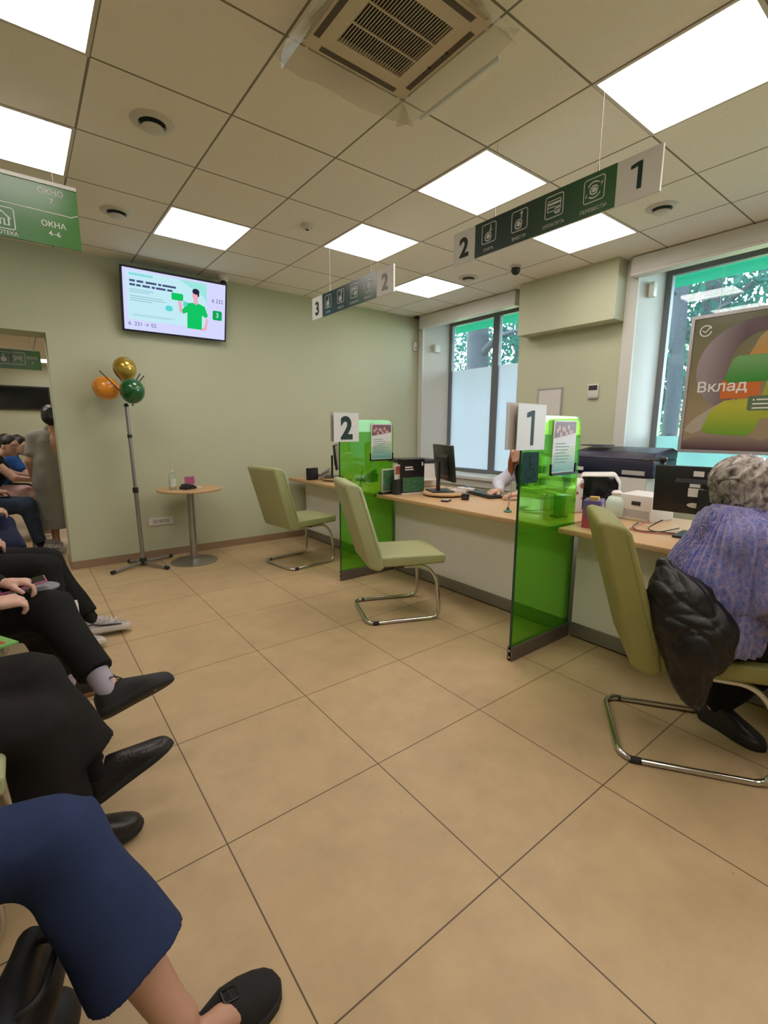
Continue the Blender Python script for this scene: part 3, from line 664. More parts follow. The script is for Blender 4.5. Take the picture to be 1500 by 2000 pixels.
# ------------------------------------------------------------------ hanging signs
mat('sign_green_dark', (0.010, 0.085, 0.055), .35, spec=.5); mat('sign_green', (0.035, 0.20, 0.055), .35)
ramp_mat('sign_ramp_a', (0.026, 0.115, 0.03), (0.004, 0.030, 0.022), 'Y', 1.2, 1.7, .35)
ramp_mat('sign_ramp_b', (0.03, 0.09, 0.045), (0.004, 0.030, 0.030), 'Y', 2.95, 3.5, .3)
ramp_mat('sign_ramp_c', (0.03, 0.13, 0.05), (0.05, 0.20, 0.035), 'X', -.2, .36, .25)
mat('ink_white', (0.62, 0.64, 0.60), .5); mat('wire', (0.35, 0.35, 0.33), .4, metal=.6)
def icon(f, kind, cx, cy, s):
    w = s * .045
    f.stroke(rrect(cx - s / 2, cy - s / 2, cx + s / 2, cy + s / 2, s * .12, 4), w, True)
    def hand(x, y, k):
        f.stroke([(x - k * .5, y + k * .1), (x - k * .42, y - k * .35), (x - k * .1, y - k * .5), (x + k * .3, y - k * .45), (x + k * .45, y + k * .05)], w * 1.6)
        f.disc(x, y, k * .30); f.stroke([(x - k * .5, y + k * .15), (x - k * .2, y + k * .42), (x + k * .2, y + k * .45), (x + k * .48, y + k * .15)], w * 1.4)
    if kind == 'down' or kind == 'up':
        hand(cx - s * .04, cy - s * .16, s * .46); d = -1 if kind == 'down' else 1; m = cy + s * .24
        f.stroke([(cx + s * .12, m - s * .17), (cx + s * .12, m + s * .17)], w * 1.4)
        f.stroke([(cx + s * .04, m + d * s * .07), (cx + s * .12, m + d * s * .18), (cx + s * .20, m + d * s * .07)], w * 1.4)
    elif kind == 'card':
        f.stroke(rrect(cx - s * .36, cy - s * .2, cx + s * .36, cy + s * .28, s * .04, 3), w, True); f.rect(cx - s * .36, cy + s * .08, cx + s * .36, cy + s * .19)
        f.stroke([(cx - s * .36, cy - s * .02), (cx + .05 * s, cy - s * .02)], w); hand(cx + s * .2, cy - s * .2, s * .32)
    elif kind == 'swap':
        hand(cx, cy, s * .38); f.ring(cx, cy, s * .34, w * 1.4, 20, 150); f.ring(cx, cy, s * .34, w * 1.4, 200, 330)
        f.stroke([(cx + s * .24, cy + s * .24), (cx + s * .33, cy + s * .11), (cx + s * .40, cy + s * .25)], w * 1.4); f.stroke([(cx - s * .24, cy - s * .24), (cx - s * .33, cy - s * .11), (cx - s * .40, cy - s * .25)], w * 1.4)
    elif kind == 'house':
        f.stroke([(cx - s * .34, cy - s * .02), (cx, cy + s * .3), (cx + s * .34, cy - s * .02)], w * 1.5); f.stroke([(cx - s * .26, cy + s * .02), (cx - s * .26, cy - s * .32), (cx - s * .08, cy - s * .32), (cx - s * .08, cy - s * .06), (cx + s * .08, cy - s * .06), (cx + s * .08, cy - s * .32), (cx + s * .26, cy - s * .32), (cx + s * .26, cy + s * .02)], w * 1.5)
    elif kind == 'cut':
        f.ring(cx - s * .18, cy + s * .1, s * .11, w * 1.5); f.ring(cx + s * .18, cy + s * .1, s * .11, w * 1.5); f.stroke([(cx - s * .3, cy - s * .2), (cx, cy + .05 * s), (cx + s * .3, cy - s * .2)], w * 1.5)
    elif kind == 'coin':
        f.disc(cx, cy - s * .12, s * .2); f.stroke([(cx, cy + .1 * s), (cx, cy + .32 * s)], w * 2)
def hang_sign(lab, x, ya, yb, z0, z1, gy0, gy1, ramp, left, right, right_mat, cz=CZ):
    """board along the counter, its left edge at the larger y; gy0 > gy1 bound the green field"""
    t = thing('hanging_sign', lab, 'hanging sign', (x, (ya + yb) / 2, z0), group='numbered hanging signs over the counter')
    M = FR((x - .006, 0, 0), (0, -1, 0), (0, 0, 1))                # local right = -y
    MB().box((x - .006, yb, z0), (x + .006, ya, z1)).build('board', 'sign_white', t, world=True)
    g = Flat(M, .0008); g.rect(-gy0, z0, -gy1, z1); g.build('green_field', ramp, t, world=True)
    n = gy0 - gy1
    for k, (kd, w_) in enumerate((('down', 'СНЯТЬ'), ('up', 'ВНЕСТИ'), ('card', 'ОПЛАТИТЬ'), ('swap', 'ПЕРЕВЕСТИ'))):
        cx = -gy0 + n * (.125 + .25 * k); f = Flat(M, .0016); icon(f, kd, cx, z0 + (z1 - z0) * .60, .098); f.build('icon', 'ink_white', t, world=True)
        text('lettering', w_, .0155, 'ink_white', t, M, cx, z0 + (z1 - z0) * .10, .0016, bold=.008)
    cl, cr = (-ya - gy0) / 2, (-gy1 - yb) / 2; hh = z1 - z0
    text('numeral', left, hh * .58, 'ink_green', t, M, cl, z0 + hh * .2, .0016, bold=.035)
    if right == '1': digit_one('numeral', cr, z0 + hh * .22, hh * .60, .062, right_mat, t, M)
    else: text('numeral', right, hh * .58, right_mat, t, M, cr, z0 + hh * .2, .0016, bold=.035)
    e = MB(); e.box((x - .0062, yb - .004, z0), (x + .0062, yb - .0001, z1)); e.build('edge_strip', 'sill_white', t, world=True)
    for yy in (ya - (ya - yb) * .26, yb + (ya - yb) * .235):
        MB().cyl((x, yy, z1 + .0005), (x, yy, z1 + .03), .004, seg=8).build('wire_clip', 'wire', t, world=True)
        MB().cyl((x, yy, z1 + .0305), (x, yy, cz - .001), .0012, seg=6).build('wire', 'wire', t, world=True)
hang_sign('hanging white and green service sign numbered 2 at left and 1 at right', 2.20, 2.168, 1.0, 2.300, 2.478, 1.998, 1.183, 'sign_ramp_a', '2', '1', 'ink_green')
mat('ink_grey', (0.20, 0.21, 0.20), .5)
hang_sign('hanging white and green service sign numbered 3 at left and 2 at right, farther away', 2.20, 3.912, 2.752, 2.282, 2.466, 3.733, 2.946, 'sign_ramp_b', '3', '2', 'ink_grey')
# direction sign on the left
def dir_sign(lab, x0, x1, y, z0, z1, zm, full, wires, grp=None):
    t = thing('direction_sign', lab, 'hanging sign', ((x0 + x1) / 2, y, z0), group=grp)
    M = FR((0, y - .006, 0), (1, 0, 0), (0, 0, 1)); h = z1 - z0
    MB().box((x0, y - .006, z0), (x1, y + .006, z1)).build('board', 'sign_ramp_c', t, world=True)
    MB().box((x0, y - .012, z1 + .0003), (x1, y + .012, z1 + .018)).build('top_rail', 'sill_white', t, world=True)
    if full:
        f = Flat(M, .0012); f.stroke([(x0, zm + .01), (x1 - .06, zm - .002), (x1 - .035, zm - .004), (x1 - .002, zm + .012)], .004); f.build('divider_line', 'ink_white', t, world=True)
        text('lettering', 'ОКНО', .027, 'ink_white', t, M, x1 - .114, zm + .083, .0012, bold=.01); text('lettering', '7', .025, 'ink_white', t, M, x1 - .114, zm + .042, .0012, bold=.01)
        text('lettering', 'ОКНА', .027, 'ink_white', t, M, x1 - .114, zm - .070, .0012, bold=.01); text('lettering', '4–6', .025, 'ink_white', t, M, x1 - .114, zm - .112, .0012, bold=.01)
        f = Flat(M, .0012); icon(f, 'house', x1 - .325, zm - .072, .098); f.build('icon', 'ink_white', t, world=True)
        text('lettering', 'ИПОТЕКА', .017, 'ink_white', t, M, x1 - .325, zm - .147, .0012, bold=.01)
    else:
        f = Flat(M, .0012); icon(f, 'coin', x1 - .50, z0 + h * .55, .19); f.build('icon', 'ink_white', t, world=True)
        f = Flat(M, .0012); icon(f, 'cut', x1 - .31, z0 + h * .55, .19); f.build('icon', 'ink_white', t, world=True)
        text('lettering', 'ОКНО', .045, 'ink_white', t, M, x1 - .12, z0 + h * .55, .0012, bold=.01, stretch=.8); text('lettering', '7', .045, 'ink_white', t, M, x1 - .12, z0 + h * .28, .0012, bold=.01)
    for xx in wires:
        MB().cyl((xx, y, z1 + .0185), (xx, y, CZ - .001), .0014, seg=6).build('wire', 'wire', t, world=True)
dir_sign('green hanging direction sign reading windows 7 and 4 to 6 at the upper left', -1.0, .366, 3.14, 2.258, 2.542, 2.415, True, (.269, -.85))
dir_sign('green sign with two icons seen in the next room through the opening', -1.2, .42, 10.2, 2.29, 2.60, 2.4, False, (.3, -.9))
# ------------------------------------------------------------------ television
tv = thing('television', 'wall television tilted downwards, showing a man in a green shirt', 'television', (1.337, 5.10, 2.218))
up_ = Vector((0, -.12, .543)).normalized(); M = FR((.857, 5.092, 2.218), (1, 0, 0), up_)
mat('tv_black', (0.012, 0.012, 0.03), .3); Wt, Ht = .962, .556
MB().box((0, 0, -.04), (Wt, Ht, 0), M, bevel=.004).build('cabinet', 'tv_black', tv, world=True)
MB().box((Wt * .3, Ht * .25, -.075), (Wt * .7, Ht * .6, -.0405), M).build('wall_mount', 'black_plastic', tv, world=True)
EM = .36
emission('scr_bg', S(205, 208, 246), EM); emission('scr_teal', S(150, 222, 214), EM); emission('scr_mint', S(188, 226, 236), EM); emission('scr_green', S(18, 190, 95), EM); emission('scr_dgreen', S(12, 160, 80), EM)
emission('scr_dark', S(70, 78, 120), EM); emission('scr_line', S(150, 190, 205), EM); emission('scr_skin', S(225, 170, 185), EM); emission('scr_hair', S(40, 36, 60), EM); emission('scr_cyan', S(90, 205, 205), EM)
bz = .017; sw, sh = Wt - 2 * bz, Ht - 2 * bz
def U(u, v): return (bz + u * sw, bz + v * sh)
def scr(h, items, material, name):
    f = Flat(M, h)
    for it in items:
        if it[0] == 'r': (x0, y0), (x1, y1) = U(it[1], it[2]), U(it[3], it[4]); f.rect(x0, y0, x1, y1)
        elif it[0] == 'rr': (x0, y0), (x1, y1) = U(it[1], it[2]), U(it[3], it[4]); f.poly(rrect(x0, y0, x1, y1, .012))
        elif it[0] == 'p': f.poly([U(*q) for q in it[1]])
        elif it[0] == 'd': x, y = U(it[1], it[2]); f.disc(x, y, it[3] * sw, it[4] * sh)
    f.build(name, material, tv, world=True)
scr(.0006, [('r', 0, 0, 1, 1)], 'scr_bg', 'screen')
scr(.0010, [('r', .035, .17, .80, .96)], 'scr_mint', 'advert_panel')
scr(.0014, [('p', [(.52, .96), (.80, .70), (.80, .96)]), ('p', [(.70, .96), (.80, .96), (.80, .62)])], 'scr_teal', 'advert_ray')
rl = random.Random(3)
ln = [('r', .06 + .018 * i, .895, .06 + .018 * i + .012, .93) for i in range(12)]
scr(.0018, ln, 'scr_cyan', 'header_line')
scr(.0018, [('r', .06 + a, v, .06 + a + w_, v + .035) for v, ws in ((.79, ((0, .05), (.065, .06), (.145, .10), (.26, .03), (.30, .13))), (.725, ((0, .05), (.06, .04), (.115, .07), (.20, .03), (.24, .09), (.345, .05)))) for a, w_ in ws], 'scr_dark', 'heading_line')
scr(.0018, [('r', .06, .66 - .035 * i, .06 + (.22, .18, 0, .30, .33, .2)[i], .675 - .035 * i) for i in (0, 1, 3, 4, 5)] + [('r', .08, .26 - .02 * i, .08 + .40 - .05 * i, .268 - .02 * i) for i in range(2)], 'scr_line', 'text_line')
scr(.0018, [('d', .42, .44, .035, .05), ('rr', .385, .40, .455, .47)], 'scr_cyan', 'cloud_picture')
scr(.0020, [('p', [(.525, .40), (.555, .39), (.545, .56), (.53, .62), (.505, .62), (.515, .5)]), ('d', .682, .735, .032, .075), ('p', [(.665, .56), (.71, .56), (.71, .70), (.665, .70)]), ('p', [(.795, .36), (.815, .34), (.80, .14), (.74, .12), (.74, .15), (.78, .20)])], 'scr_skin', 'man_skin')
scr(.0024, [('d', .688, .80, .036, .05), ('p', [(.705, .72), (.722, .72), (.722, .81), (.70, .82)])], 'scr_hair', 'man_hair')
scr(.0024, [('p', [(.60, .14), (.75, .14), (.752, .40), (.79, .36), (.815, .40), (.78, .56), (.715, .60), (.69, .57), (.66, .60), (.60, .58), (.545, .44), (.56, .38), (.60, .42)])], 'scr_green', 'man_shirt')
scr(.0024, [('rr', .445, .60, .56, .72)], 'scr_green', 'card_picture'); scr(.0028, [('r', .56, .52, .60, .60)], 'scr_cyan', 'collar_patch')
scr(.0024, [('rr', .865, .35, .965, .52)], 'scr_dgreen', 'number_badge')
text('lettering', '3', .045, 'scr_bg', tv, M, *U(.915, .40), .0030, bold=.01)
text('lettering', '6 232', .036, 'scr_dark', tv, M, *U(.915, .66), .0030); text('lettering', '↓', .02, 'scr_line', tv, M, *U(.915, .575), .0030)
text('lettering', '6  231 → 02', .034, 'scr_dark', tv, M, *U(.165, .075), .0030)
# ------------------------------------------------------------------ framed poster hung in the window
po = thing('framed_poster', 'framed bank poster with a big lettered word hung in the right window', 'poster', (4.86, 1.34, 1.126))
M = FR((4.86, 1.815, 1.126), (0, -1, 0), (0, 0, 1)); Wp, Hp = .95, 1.193
mat('poster_frame', (0.42, 0.40, 0.40), .35, metal=.4)
f = MB(); e = .028
f.box((0, 0, -.02), (e, Hp, .006), M); f.box((Wp - e, 0, -.02), (Wp, Hp, .006), M); f.box((e, 0, -.02), (Wp - e, e, .006), M); f.box((e, Hp - e, -.02), (Wp - e, Hp, .006), M)
f.build('frame', 'poster_frame', po, world=True)
MB().box((e, e, -.015), (Wp - e, Hp - e, -.005), M).build('backing', 'sign_white', po, world=True)
cord = MB()
for xx in (.2, Wp - .2): cord.tube([M @ Vector((xx, Hp - .01, -.012)), M @ Vector((xx, Hp + .38, -.012))], .0015, 6)
cord.build('hanging_cord', 'wire', po, world=True)
def art(name, h, pts, material):
    q = Flat(M, -.005 + h); q.poly(pts); return q.build(name, material, po, world=True)
ramp_mat('p_olive', (0.30, 0.22, 0.13), (0.115, 0.115, 0.045), 'Z', 1.5, 2.2, .22); ramp_mat('p_mauve', (0.10, 0.055, 0.06), (0.30, 0.24, 0.24), 'Y', 1.40, 1.68, .22); ramp_mat('p_mauve_low', (0.075, 0.03, 0.04), (0.30, 0.22, 0.17), 'Z', 1.15, 1.30, .22)
ramp_mat('p_orange', (0.50, 0.22, 0.03), (0.38, 0.27, 0.10), 'Z', 1.9, 2.12, .22); ramp_mat('p_green', (0.035, 0.22, 0.028), (0.16, 0.33, 0.12), 'Z', 1.72, 1.92, .22); ramp_mat('p_lime', (0.07, 0.27, 0.025), (0.42, 0.40, 0.04), 'Z', 1.24, 1.52, .22)
mat('p_red', (0.55, 0.14, 0.03), .22); mat('p_tag', (0.11, 0.16, 0.085), .22); mat('p_lime2', (0.33, 0.36, 0.04), .22); mat('p_white', (.72, .68, .64), .3); mat('p_beige', (0.40, 0.33, 0.25), .22)
art('print_ground', .0008, [(e, e), (Wp - e, e), (Wp - e, Hp - e), (e, Hp - e)], 'p_olive')
def ell(cx, cy, rx, ry, a0, a1, n=26, rot=0):
    o = []
    for i in range(n + 1):
        t = R_(a0 + (a1 - a0) * i / n); x, y = rx * math.cos(t), ry * math.sin(t); c_, s_ = math.cos(R_(rot)), math.sin(R_(rot)); o.append((cx + x * c_ - y * s_, cy + x * s_ + y * c_))
    return o
art('print_ribbon', .0012, ell(.52, .72, .44, .395, 60, 235) + ell(.56, .70, .24, .30, 235, 60)[::1], 'p_mauve')
art('print_low_band', .0012, [(e, e), (Wp - e, e), (Wp - e, .30), (.62, .12), (.45, .19), (.25, .205), (e, .10)], 'p_mauve_low')
art('print_petal', .0016, [(.45, .80), (.52, .96), (.64, 1.07), (.80, 1.08), (Wp - e, 1.0), (Wp - e, .72), (.66, .76), (.5, .72)], 'p_orange')
art('print_side', .0014, [(.56, .30), (.74, .30), (.88, .58), (Wp - e, .74), (Wp - e, .80), (.70, .78), (.60, .60)], 'p_lime2')
art('print_sweep', .0016, [(e, .20), (.10, .30), (.22, .39), (.30, .44), (.40, .47), (.36, .34), (.20, .22), (.10, .17)], 'p_beige')
art('print_bar', .0020, [(.285, .47), (.565, .47), (.565, .60), (.285, .625)], 'p_red')
art('print_low_block', .0024, rrect(.20, .20, .60, .335, .05) [:12] + [(.20, .25), (.155, .20), (.20, .165), (.53, .15), (.60, .20)], 'p_lime') if False else art('print_low_block', .0024, [(.17, .20), (.24, .17), (.50, .155), (.555, .19), (.62, .40), (.57, .47), (.32, .455), (.22, .36)], 'p_lime')
art('print_card', .0028, [(.30, .64), (.335, .60), (.60, .60), (.64, .63), (.69, .79), (.665, .82), (.385, .82), (.355, .80)], 'p_green')
art('print_tag', .0032, rrect(.49, .365, Wp - e - .01, .485, .018), 'p_tag')
text('lettering', 'Вклад', .088, 'p_white', po, M, .098, .535, .0002, bold=.012, align='LEFT', stretch=1.05)
q = Flat(M, -.0005)
for i, w_ in enumerate((.20, .235, .13)): q.rect(.525 if i else .55, .448 - .034 * i, .525 + w_, .459 - .034 * i)
q.rect(.525, .446, .537, .460); q.build('tag_lines', 'p_white', po, world=True)
q = Flat(M, -.001); q.ring(.120, 1.058, .044, .010, 20, 350); q.stroke([(.095, 1.062), (.117, 1.045), (.150, 1.082)], .010); q.build('check_emblem', 'p_white', po, world=True)
q = Flat(M, -.001); q.ring(.63, .795, .014, .004); q.build('card_emblem', 'p_beige', po, world=True)
# ------------------------------------------------------------------ outside the windows
mat('asphalt', (0.16, 0.17, 0.15), .9, noise=.2); mat('grass_bank', (0.30, 0.40, 0.08), .9, noise=.4, nscale=6); mat('bark', (0.010, 0.011, 0.018), .9, noise=.3, nscale=10, bump=.4, bscale=25)
def leaf_mat(name, c):
    m = bpy.data.materials.new(name); m.use_nodes = True; nt = m.node_tree; nt.nodes.clear(); N = nt.nodes; L = nt.links
    o = N.new('ShaderNodeOutputMaterial'); d = N.new('ShaderNodeBsdfDiffuse'); tr = N.new('ShaderNodeBsdfTranslucent'); mx = N.new('ShaderNodeMixShader'); mx.inputs[0].default_value = .45
    g = N.new('ShaderNodeNewGeometry'); n = N.new('ShaderNodeTexNoise'); n.inputs['Scale'].default_value = 1.6; L.new(g.outputs['Position'], n.inputs['Vector'])
    c2 = N.new('ShaderNodeMix'); c2.data_type = 'RGBA'; c2.inputs[6].default_value = (*[x * .55 for x in c], 1); c2.inputs[7].default_value = (*[min(1, x * 1.6) for x in c], 1)
    L.new(n.outputs['Fac'], c2.inputs[0]); L.new(c2.outputs[2], d.inputs[0]); L.new(c2.outputs[2], tr.inputs[0]); L.new(d.outputs[0], mx.inputs[1]); L.new(tr.outputs[0], mx.inputs[2]); L.new(mx.outputs[0], o.inputs[0]); MATS[name] = m
leaf_mat('leaf', (0.018, 0.075, 0.058)); leaf_mat('leaf_pale', (0.05, 0.15, 0.075))
o = MB().add([(5.4, -8, -.4), (40, -8, -.4), (40, 40, -.4), (5.4, 40, -.4)], [(0, 1, 2, 3)]).build('ground', 'asphalt'); structure(o, 'street ground outside the windows', 'ground')
o = MB().add([(13, -8, -.39), (13, 40, -.39), (17, 40, 1.75), (17, -8, 1.75), (40, 40, 1.9), (40, -8, 1.9)], [(0, 3, 2, 1), (3, 5, 4, 2)]).build('grass_bank', 'grass_bank'); structure(o, 'sunlit grass bank outside', 'ground')
glassy('awning_green', (0.01, 0.4, 0.28), (0.006, 0.40, 0.27), .94, gloss=.01)
aw = thing('awning', 'translucent emerald green awning outside above the windows', 'awning', (5.2, 2.5, 3.04))
MB().box((5.16, -1.5, 3.075), (6.25, 7.2, 3.081)).add([], []).build('canopy', 'awning_green', aw, world=True)
MB().box((6.25, -1.5, 2.965), (6.256, 7.2, 3.085)).build('valance', 'awning_green', aw, world=True)
for yy in (2.9, .6, 5.9): MB().cyl((5.1, yy, 3.066), (6.2, yy, 3.066), .008, seg=8).build('strut', 'wire', aw, world=True)
def tree(lab, x, y, r, h, blobs, n, lm='leaf', lean=0.0, size=.07):
    t = thing('tree', lab, 'tree', (x, y, -.4), group='trees outside the windows'); rg = np.random.RandomState(int(x * 100 + y * 10))
    tk = MB(); pts = [(0, 0, 0), (lean * .3, .0, h * .35), (lean, .1, h * .8), (lean * 1.3, .1, h * 1.1)]; tk.tube(pts, [r * 1.15, r, r * .85, r * .6], 12)
    for a in range(5):
        w = rg.uniform(0, 6.28); z = h * rg.uniform(.45, .8); p = Vector((lean * z / h, .05, z)); q_ = p + Vector((math.cos(w) * 1.4, math.sin(w) * 1.4, rg.uniform(.2, .9)))
        tk.tube([p, (p + q_) / 2 + Vector((0, 0, .18)), q_], [r * .4, r * .26, r * .1], 8)
    tk.build('trunk', 'bark', t, smooth=60)
    C_ = []; 
    for (bx, by, bz_, rx, ry, rz), k in zip(blobs, n):
        u = rg.normal(size=(k, 3)); u /= np.linalg.norm(u, axis=1)[:, None]; u *= rg.uniform(.2, 1, (k, 1)) ** .5
        C_.append(np.array([bx - x, by - y, bz_ + .4]) + u * np.array([rx, ry, rz]))
    C_ = np.concatenate(C_); k = len(C_); a = rg.normal(size=(k, 3)); a /= np.linalg.norm(a, axis=1)[:, None]; b_ = np.cross(a, rg.normal(size=(k, 3))); b_ /= np.linalg.norm(b_, axis=1)[:, None]
    s = rg.uniform(.6, 1.3, (k, 1)) * size; V = np.stack([C_ - a * s, C_ + b_ * s * .55, C_ + a * s, C_ - b_ * s * .55], 1).reshape(-1, 3)
    me = bpy.data.meshes.new('foliage'); me.from_pydata(V.tolist(), [], np.arange(4 * k).reshape(-1, 4).tolist()); me.materials.append(MATS[lm]); ob = bpy.data.objects.new('foliage', me); COL.objects.link(ob); ob.parent = t; return t
tree('slim dark tree trunk seen left of the poster in the right window', 8.6, 3.36, .115, 6.5, [(9.6, 3.6, 2.6, 1.2, 1.6, .9), (9.5, 4.8, 2.2, 1.3, 1.2, 1.3), (9.6, 3.2, 4.2, 1.5, 2.0, 1.0)], [1700, 1700, 1800])
tree('tree with its trunk above the poster frame in the right window', 9.2, 3.17, .14, 7.0, [(10.6, 2.6, 3.4, 1.5, 1.5, 1.0), (10.4, 1.0, 3.6, 1.5, 1.8, 1.1), (10.8, 4.4, 3.6, 1.5, 1.5, 1.0)], [1200, 1700, 1200], lean=.2)
tree('bushy pale tree filling the lower gap beside the poster', 12.5, 6.0, .12, 3.0, [(12.0, 5.0, 2.2, 1.0, 1.8, 1.2), (12.0, 7.0, 1.6, 1.0, 2.0, 1.4)], [3000, 2500], 'leaf_pale')
tree('thick dark trunk seen in the top of the back corner window', 8.6, 7.6, .27, 7.0, [(9.8, 8.2, 3.4, 1.2, 2.2, 1.0), (9.6, 6.6, 3.5, 1.2, 1.2, .9)], [1000, 800])
tree('leafy tree at the right pane of the back corner window', 11.0, 8.2, .16, 6.5, [(11, 8.6, 3.4, 1.4, 2.2, 1.2), (11.4, 11, 3.6, 1.4, 2.0, 1.4)], [1200, 1000])
# ------------------------------------------------------------------ things on the desks
DZ = TOPZ + .0006
def rot_thing(name, lab, cat, x, y, deg=0, z=DZ, group=None): return thing(name, lab, cat, (x, y, z), R_(deg), group)
XZ = lambda y=0: FR((0, y, 0), (1, 0, 0), (0, 0, 1))
mat('beige_plastic', (.50, .44, .36), .45); mat('screen_dark', (.006, .006, .008), .12); mat('print_mix', (.05, .16, .07), .35, noise=.9, nscale=30); mat('paper', (.72, .70, .68), .7)
mat('print_red', (.40, .12, .10), .4, noise=.7, nscale=45)
def turntable(lab, x, y, r=.17):
    t = rot_thing('monitor_turntable', lab, 'monitor stand', x, y, group='round wooden monitor stands')
    MB().lathe([(0, 0), (r * .8, 0), (r * .8, .010), (0, .010)], seg=40).build('foot', 'dark_plastic', t); MB().lathe([(0, .0105), (r - .01, .0105), (r, .016), (r, .028), (r - .006, .033), (0, .033)], seg=48).build('disc', 'beech', t, smooth=30)
    return t
def monitor(lab, x, y, deg, w=.48, h=.29, zb=.10, z=DZ, tilt=6, labels=False):
    t = rot_thing('computer_monitor', lab, 'monitor', x, y, deg, z)             # screen faces local +x
    M = Matrix.Translation((0, 0, zb)) @ Matrix.Rotation(R_(-tilt), 4, 'Y')
    MB().box((-.012, -w / 2, 0), (.014, w / 2, h), M, bevel=.004).build('housing', 'black_plastic', t, smooth=40)
    MB().box((.0142, -w / 2 + .012, .018), (.0152, w / 2 - .012, h - .012), M).build('screen', 'screen_dark', t)
    MB().prism([(-.024, .05), (-.0125, .03), (-.0125, h * .75), (-.022, h * .66)], -w * .3, w * .3, M @ XZ(), bevel=.004).build('back_cover', 'black_plastic', t)
    MB().box((-.075, -.03, .012), (-.0555, .03, zb + h * .55), bevel=.004).build('neck', 'black_plastic', t)
    MB().box((-.15, -.11, 0), (.06, .11, .0115), bevel=.004).build('base', 'black_plastic', t)
    if labels:
        Mb = M @ FR((-.013, 0, 0), (0, -1, 0), (0, 0, 1))
        for x0, y0, x1, y1, nm, mm_ in ((-.07, h * .80, -.02, h * .91, 'sticker', 'paper'), (-.085, h * .38, -.012, h * .56, 'sticker', 'paper'), (-.08, h * .58, -.03, h * .65, 'sticker', 'paper')):
            Flat(Mb, (.0125 if y0 < h * .6 else .0005) + .001).rect(x0, y0, x1, y1).build(nm, mm_, t)
        Flat(Mb, .013).disc(-.05, h * .20, .035, .014).build('oval_badge', 'plastic_white', t)
    return t
def desk_phone(lab, x, y, deg, body, pad):
    t = rot_thing('desk_phone', lab, 'telephone', x, y, deg)
    MB().prism([(-.10, 0), (.10, 0), (.10, .03), (-.085, .085), (-.10, .08)], -.09, .09, XZ(), bevel=.006).build('body', body, t, smooth=40)
    Mk = Matrix.Translation((.0075, 0, .0605)) @ Matrix.Rotation(R_(16.5), 4, 'Y'); MB().box((-.08, -.075, 0), (.08, .02, .003), Mk).build('keypad', pad, t)
    Mh = Matrix.Translation((.0, .058, .068)) @ Matrix.Rotation(R_(16.5), 4, 'Y'); MB().box((-.105, -.022, .004), (.105, .022, .03), Mh, bevel=.01).build('handset', body, t, smooth=40)
    MB().tube([(.09, .085, .02), (.13, .11, .006), (.10, .14, .006), (-.02, .13, .006)], .004, 8).build('cord', 'dark_plastic', t)
    return t
# station three
t = rot_thing('photo_cube', 'small black framed picture stand near the end of the far desk', 'picture frame', 2.60, 4.72, 20)
MB().box((-.07, -.03, 0), (.07, .03, .135), bevel=.004).build('frame', 'black_plastic', t); Flat(XZ(-.0302), .0006).rect(-.052, .02, .052, .115).build('picture', 'dark_print' if 'dark_print' in MATS else mat('dark_print', (.03, .03, .045), .3, noise=.9, nscale=60), t)
desk_phone('beige desk telephone behind the picture stand on the far desk', 2.76, 4.80, 200, 'beige_plastic', 'plastic_grey')
turntable('round wooden monitor stand on the far desk', 2.80, 4.50)
monitor('thin black monitor seen edge on at the far desk', 2.81, 4.50, -36, .46, .27, .10, DZ + .0335)
desk_phone('dark desk telephone seen through the farther green divider', 3.05, 4.28, 200, 'dark_plastic', 'plastic_grey')
def pen_stand(lab, x, y, pen):
    t = rot_thing('pen_stand', lab, 'pen', x, y, 0, group='pens on desk stands')
    MB().lathe([(.028, 0), (.028, .006), (.012, .016), (.007, .034), (0, .034)], seg=20).build('foot', 'pen_green' if 'pen_green' in MATS else mat('pen_green', (.01, .12, .08), .4), t, smooth=40)
    MB().cyl((0, 0, .0345), (.02, -.01, .16), .0045, seg=10).build('pen', pen, t, smooth=60)
pen_stand('pen on a green foot behind the farther green divider', 2.70, 3.90, 'dark_plastic'); pen_stand('pen on a green foot just left of the nearer green divider', 2.69, 2.05, 'plastic_grey')
# station two
t = rot_thing('brochure_holder', 'clear holder of green brochures at the foot of the farther divider', 'brochure holder', 2.585, 3.30, 0)
MB().box((-.085, -.03, 0), (.085, .03, .02)).build('holder_base', 'black_plastic', t); MB().box((-.08, .0, .0205), (.08, .012, .20)).build('back_pane', 'clear_plastic', t); MB().box((-.08, -.028, .0205), (.08, -.024, .10)).build('front_pane', 'clear_plastic', t)
MB().box((-.075, -.02, .021), (.075, -.004, .225)).build('brochures', 'paper', t); Flat(XZ(-.0202), .0006).rect(-.07, .03, .07, .215).build('brochure_print', 'print_mix', t)
t = rot_thing('display_pillar', 'slim dark box with a white card on top before the brochures', 'display', 2.625, 3.215, 10)
MB().box((-.035, -.03, 0), (.035, .03, .135), bevel=.003).build('box', 'dark_plastic', t); MB().box((-.036, -.004, .1355), (.036, .004, .265)).build('card', 'paper', t); Flat(XZ(-.0042), .0006).rect(-.03, .18, .03, .25).build('card_print', 'print_red', t)
t = rot_thing('display_box', 'black printed display box beside the farther divider', 'display box', 2.775, 3.20, -8)
MB().box((-.118, -.04, .012), (.118, .04, .312), bevel=.002).build('box', 'black_plastic', t); MB().box((-.125, -.05, 0), (.125, .05, .0115)).build('foot', 'paper', t)
Flat(XZ(-.0402), .0006).rect(-.112, .02, .112, .15).build('art_print', 'print_mix', t)
q = Flat(XZ(-.0402), .0012); q.rect(-.09, .235, -.01, .247); q.rect(-.09, .215, .0, .225); q.build('text_lines', 'paper', t); Flat(XZ(-.0402), .0012).poly(rrect(.085, .25, .102, .285, .006)).build('white_mark', 'paper', t)
